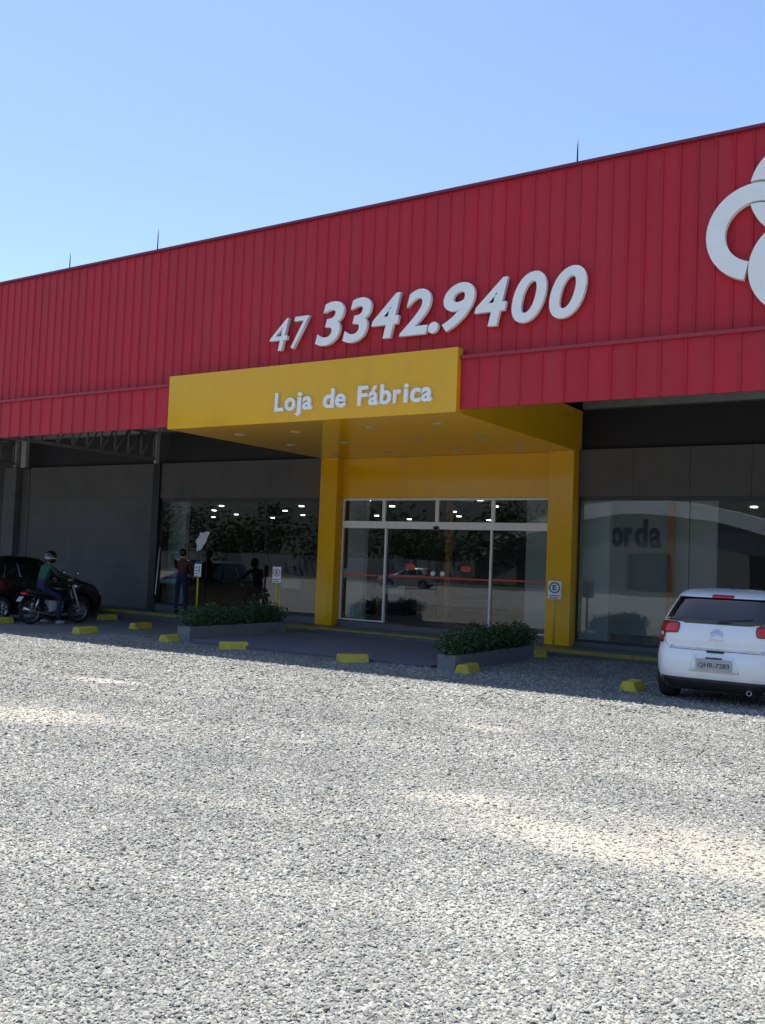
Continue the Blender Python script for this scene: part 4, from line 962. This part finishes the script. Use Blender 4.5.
Bn = [(a, b, {0: 0, 1: 1, 3: 3, 4: 0}[m_]) for a, b, m_ in Bn]
skin_figure(J, Bn, ['shirt_brown', 'jeans', 'shoe', 'skin'], 'body', wk)
add_hand(wk, (-0.20, 0.34, 1.34), (0.1, 0.6, 0.6), (1, 0, 0), 0.5); add_hand(wk, (0.23, 0.20, 0.98), (0, 0.7, -0.4), (-1, 0, 0), 0.4)
for sx in (-0.13, 0.14): MB().ball((sx, 0.05, 0.045), 0.13, (0.36, 1.0, 0.38)).build('shoe', 'hair', wk)
MB().ball((0, 0.02, 1.635), 0.115, (0.88, 0.95, 1.0)).build('hair', 'hair', wk)
MB().ball((0, 0.155, 1.585), 0.018, (0.8, 1.2, 1.2)).build('nose', 'skin', wk)
# squeegee in the hand, long pole leaning on the column, white sheet on the glass
sq = thing('squeegee', 'small squeegee with white blade held up to the shop window by a person', 'tool', (PX-0.30, PY+0.30, 1.56))
MB().tube([(0.02, 0, -0.10), (0.0, 0.03, 0.0)], 0.013, 8).build('handle', 'frame_dark', sq); MB().box(-0.24, 0.24, 0.02, 0.045, -0.012, 0.022).build('blade', 'sticker_white', sq, 0.004)
cp = thing('cleaning_pole', 'long thin white pole leaning on the dark column beside the person', 'pole', (-19.05, 18.10, FL))
MB().tube([(0, 0, 0), (-0.62, 0.70, 1.75)], 0.013, 8).build('shaft', 'sticker_white', cp); MB().tube([(0, 0, 0.0), (-0.16, 0.18, 0.46)], 0.019, 8).build('grip', 'frame_dark', cp)
pts = []; nu, nv = 10, 14
for j in range(nv+1):
    f = j/nv
    for i in range(nu+1):
        g = i/nu-0.5; wdt = 0.44 if f > 0.45 else 0.44*(0.38+0.62*f/0.45)
        sk = -0.26*(1-f)
        pts.append((sk+g*wdt+0.02*math.sin(9*f), -0.012-0.020*abs(math.sin(5*g+7*f))-0.01*math.sin(17*g*f), -0.42+0.86*f+0.03*math.sin(6*g)))
ntop = len(pts); pts += [(a, b+0.004, c) for a, b, c in pts]; k = nu+1
fs = [(j*k+i, j*k+i+1, (j+1)*k+i+1, (j+1)*k+i) for j in range(nv) for i in range(nu)]; fs += [tuple(q+ntop for q in reversed(f)) for f in fs]
o = MB().add(pts, fs, 0, True).build('cloth', 'cloth_white'); o.location = (-18.08, YW+0.035, 2.10); o.scale = (0.82, 1, 0.60)
tag(o, 'crumpled white sheet stuck high on the shop window near the person', 'cloth')
# dark lettering on the display wall inside
lt = thing('interior_lettering', 'large dark lowercase letters on the display wall behind right shop window', 'sign', (-7.0, 22.0, 2.30))
for c, a, b in (('o', -7.66, -7.38), ('r', -7.33, -7.14), ('d', -7.08, -6.78), ('a', -6.73, -6.45)):
    glyph(c, 'letter', 'int_letters', lt, a+7.0, b+7.0, 0, 0, -0.02, 0.04, 0, 0.03, z_scale=0.66/0.73, base=0.06)

# ------------------------------------------------------------------ across the lot (seen mirrored in the glass)
wh = thing('warehouse', 'grey warehouse with pale arched front across the lot, mirrored in shop glass', 'building', (-27.4, -50, -0.2))
def archz(x_): return 8.6-2.0*(x_/11.0)**2
ax_ = [-18+36*i/24 for i in range(25)]
MB().prism([(x_, archz(x_)-0.25) for x_ in ax_]+[(18, -0.4), (-18, -0.4)], 'y', -24, 0).build('wall', 'warehouse_wall', wh)
MB().prism([(x_*1.02, archz(x_)) for x_ in ax_]+[(x_*1.02, archz(x_)-1.35) for x_ in reversed(ax_)], 'y', 0.004, 0.35).build('arch_band', 'warehouse_roof', wh)
MB().prism([(x_*1.015, archz(x_)+0.06) for x_ in ax_]+[(x_*1.015, archz(x_)-0.2) for x_ in reversed(ax_)], 'y', -24.5, 0.002).build('roof', 'warehouse_roof', wh)
for xa in (-11.0, 0.5, 11.5):
    bx('door', 'dark_metal', wh, xa-2.0, xa+2.0, 0.004, 0.08, -0.3, 3.6)
fe = thing('boundary_wall', 'long pale boundary wall across the lot beyond the warehouse end', 'wall', (-70, -40, 0))
for i in range(12): bx('wall_panel', 'warehouse_wall', fe, -30+i*5+0.02, -25+i*5-0.02, -0.12, 0.12, -0.6, 1.9)
def hills():
    vs = []; n = 90; rows = 9; rg = random.Random(5)
    ph = [rg.uniform(0, 6.28) for _ in range(6)]
    for j in range(rows):
        f = j/(rows-1)
        for i in range(n+1):
            a = R(150+i*240/n)   # behind the camera, from far left round to far right
            d = 190+260*f
            hgt = 62+16*math.sin(3.1*a+ph[0])+10*math.sin(7.3*a+ph[1])+5*math.sin(15*a+ph[2])
            z = -3+hgt*math.sin(f*math.pi/2)**1.1+(2.5*math.sin(31*a+9*f+ph[3])*f)
            vs.append((d*math.cos(a)-10, d*math.sin(a), z))
    k = n+1
    o = MB().add(vs, [(j*k+i, j*k+i+1, (j+1)*k+i+1, (j+1)*k+i) for j in range(rows-1) for i in range(n)], 0, True).build('hill', 'hill_green'); o['kind'] = 'structure'
hills()

# road and verge on the far side of the lot
def strip(name, m, y0, y1, z):
    xs_ = [-400, -150, -60, -30, -12, 14, 60, 200, 400]
    vs = [(x_, y_, gz(x_)+z) for y_ in (y0, y1) for x_ in xs_]; k = len(xs_)
    o = MB().add(vs, [(i, i+1, k+i+1, k+i) for i in range(k-1)]).build(name, m); o['kind'] = 'structure'
mat('asphalt', (0.05, 0.05, 0.052), 0.85, 0, 0.2, 2); mat('grass', (0.028, 0.042, 0.018), 0.9, 0, 0.4, 1.5)
strip('verge', 'grass', -190, -38, 0.01); strip('road', 'asphalt', -38, -29, 0.014)
def woods():
    # far strip of trees across the road that reads as one dark mass
    rg = random.Random(9); mb = MB()
    for c in range(150):
        cx = rg.uniform(-105, -36); cy = rg.uniform(-47, -40)
        top = 6.5+2.2*math.sin(cx*0.45)+1.5*math.sin(cx*1.3+1); cz = rg.uniform(0.3, 1.0)*top*0.85; sp = rg.uniform(0.7, 1.5)
        for q in range(110):
            p = Vector((cx+rg.gauss(0, sp), cy+rg.gauss(0, sp), max(0.1, cz+rg.gauss(0, sp*0.8))))
            u = Vector((rg.gauss(0, 1), rg.gauss(0, 1), rg.gauss(0, 1))).normalized(); w_ = u.orthogonal().normalized(); ln = rg.uniform(0.3, 0.7)
            mb.add([p, p+u*ln*0.5+w_*ln*0.28, p+u*ln, p+u*ln*0.5-w_*ln*0.28], [(0, 1, 2, 3)])
    o = mb.build('woods', 'leaf', None, recalc=False); o['kind'] = 'stuff'; o['label'] = 'dark strip of trees along the road across the lot'; o['category'] = 'woods'
woods()
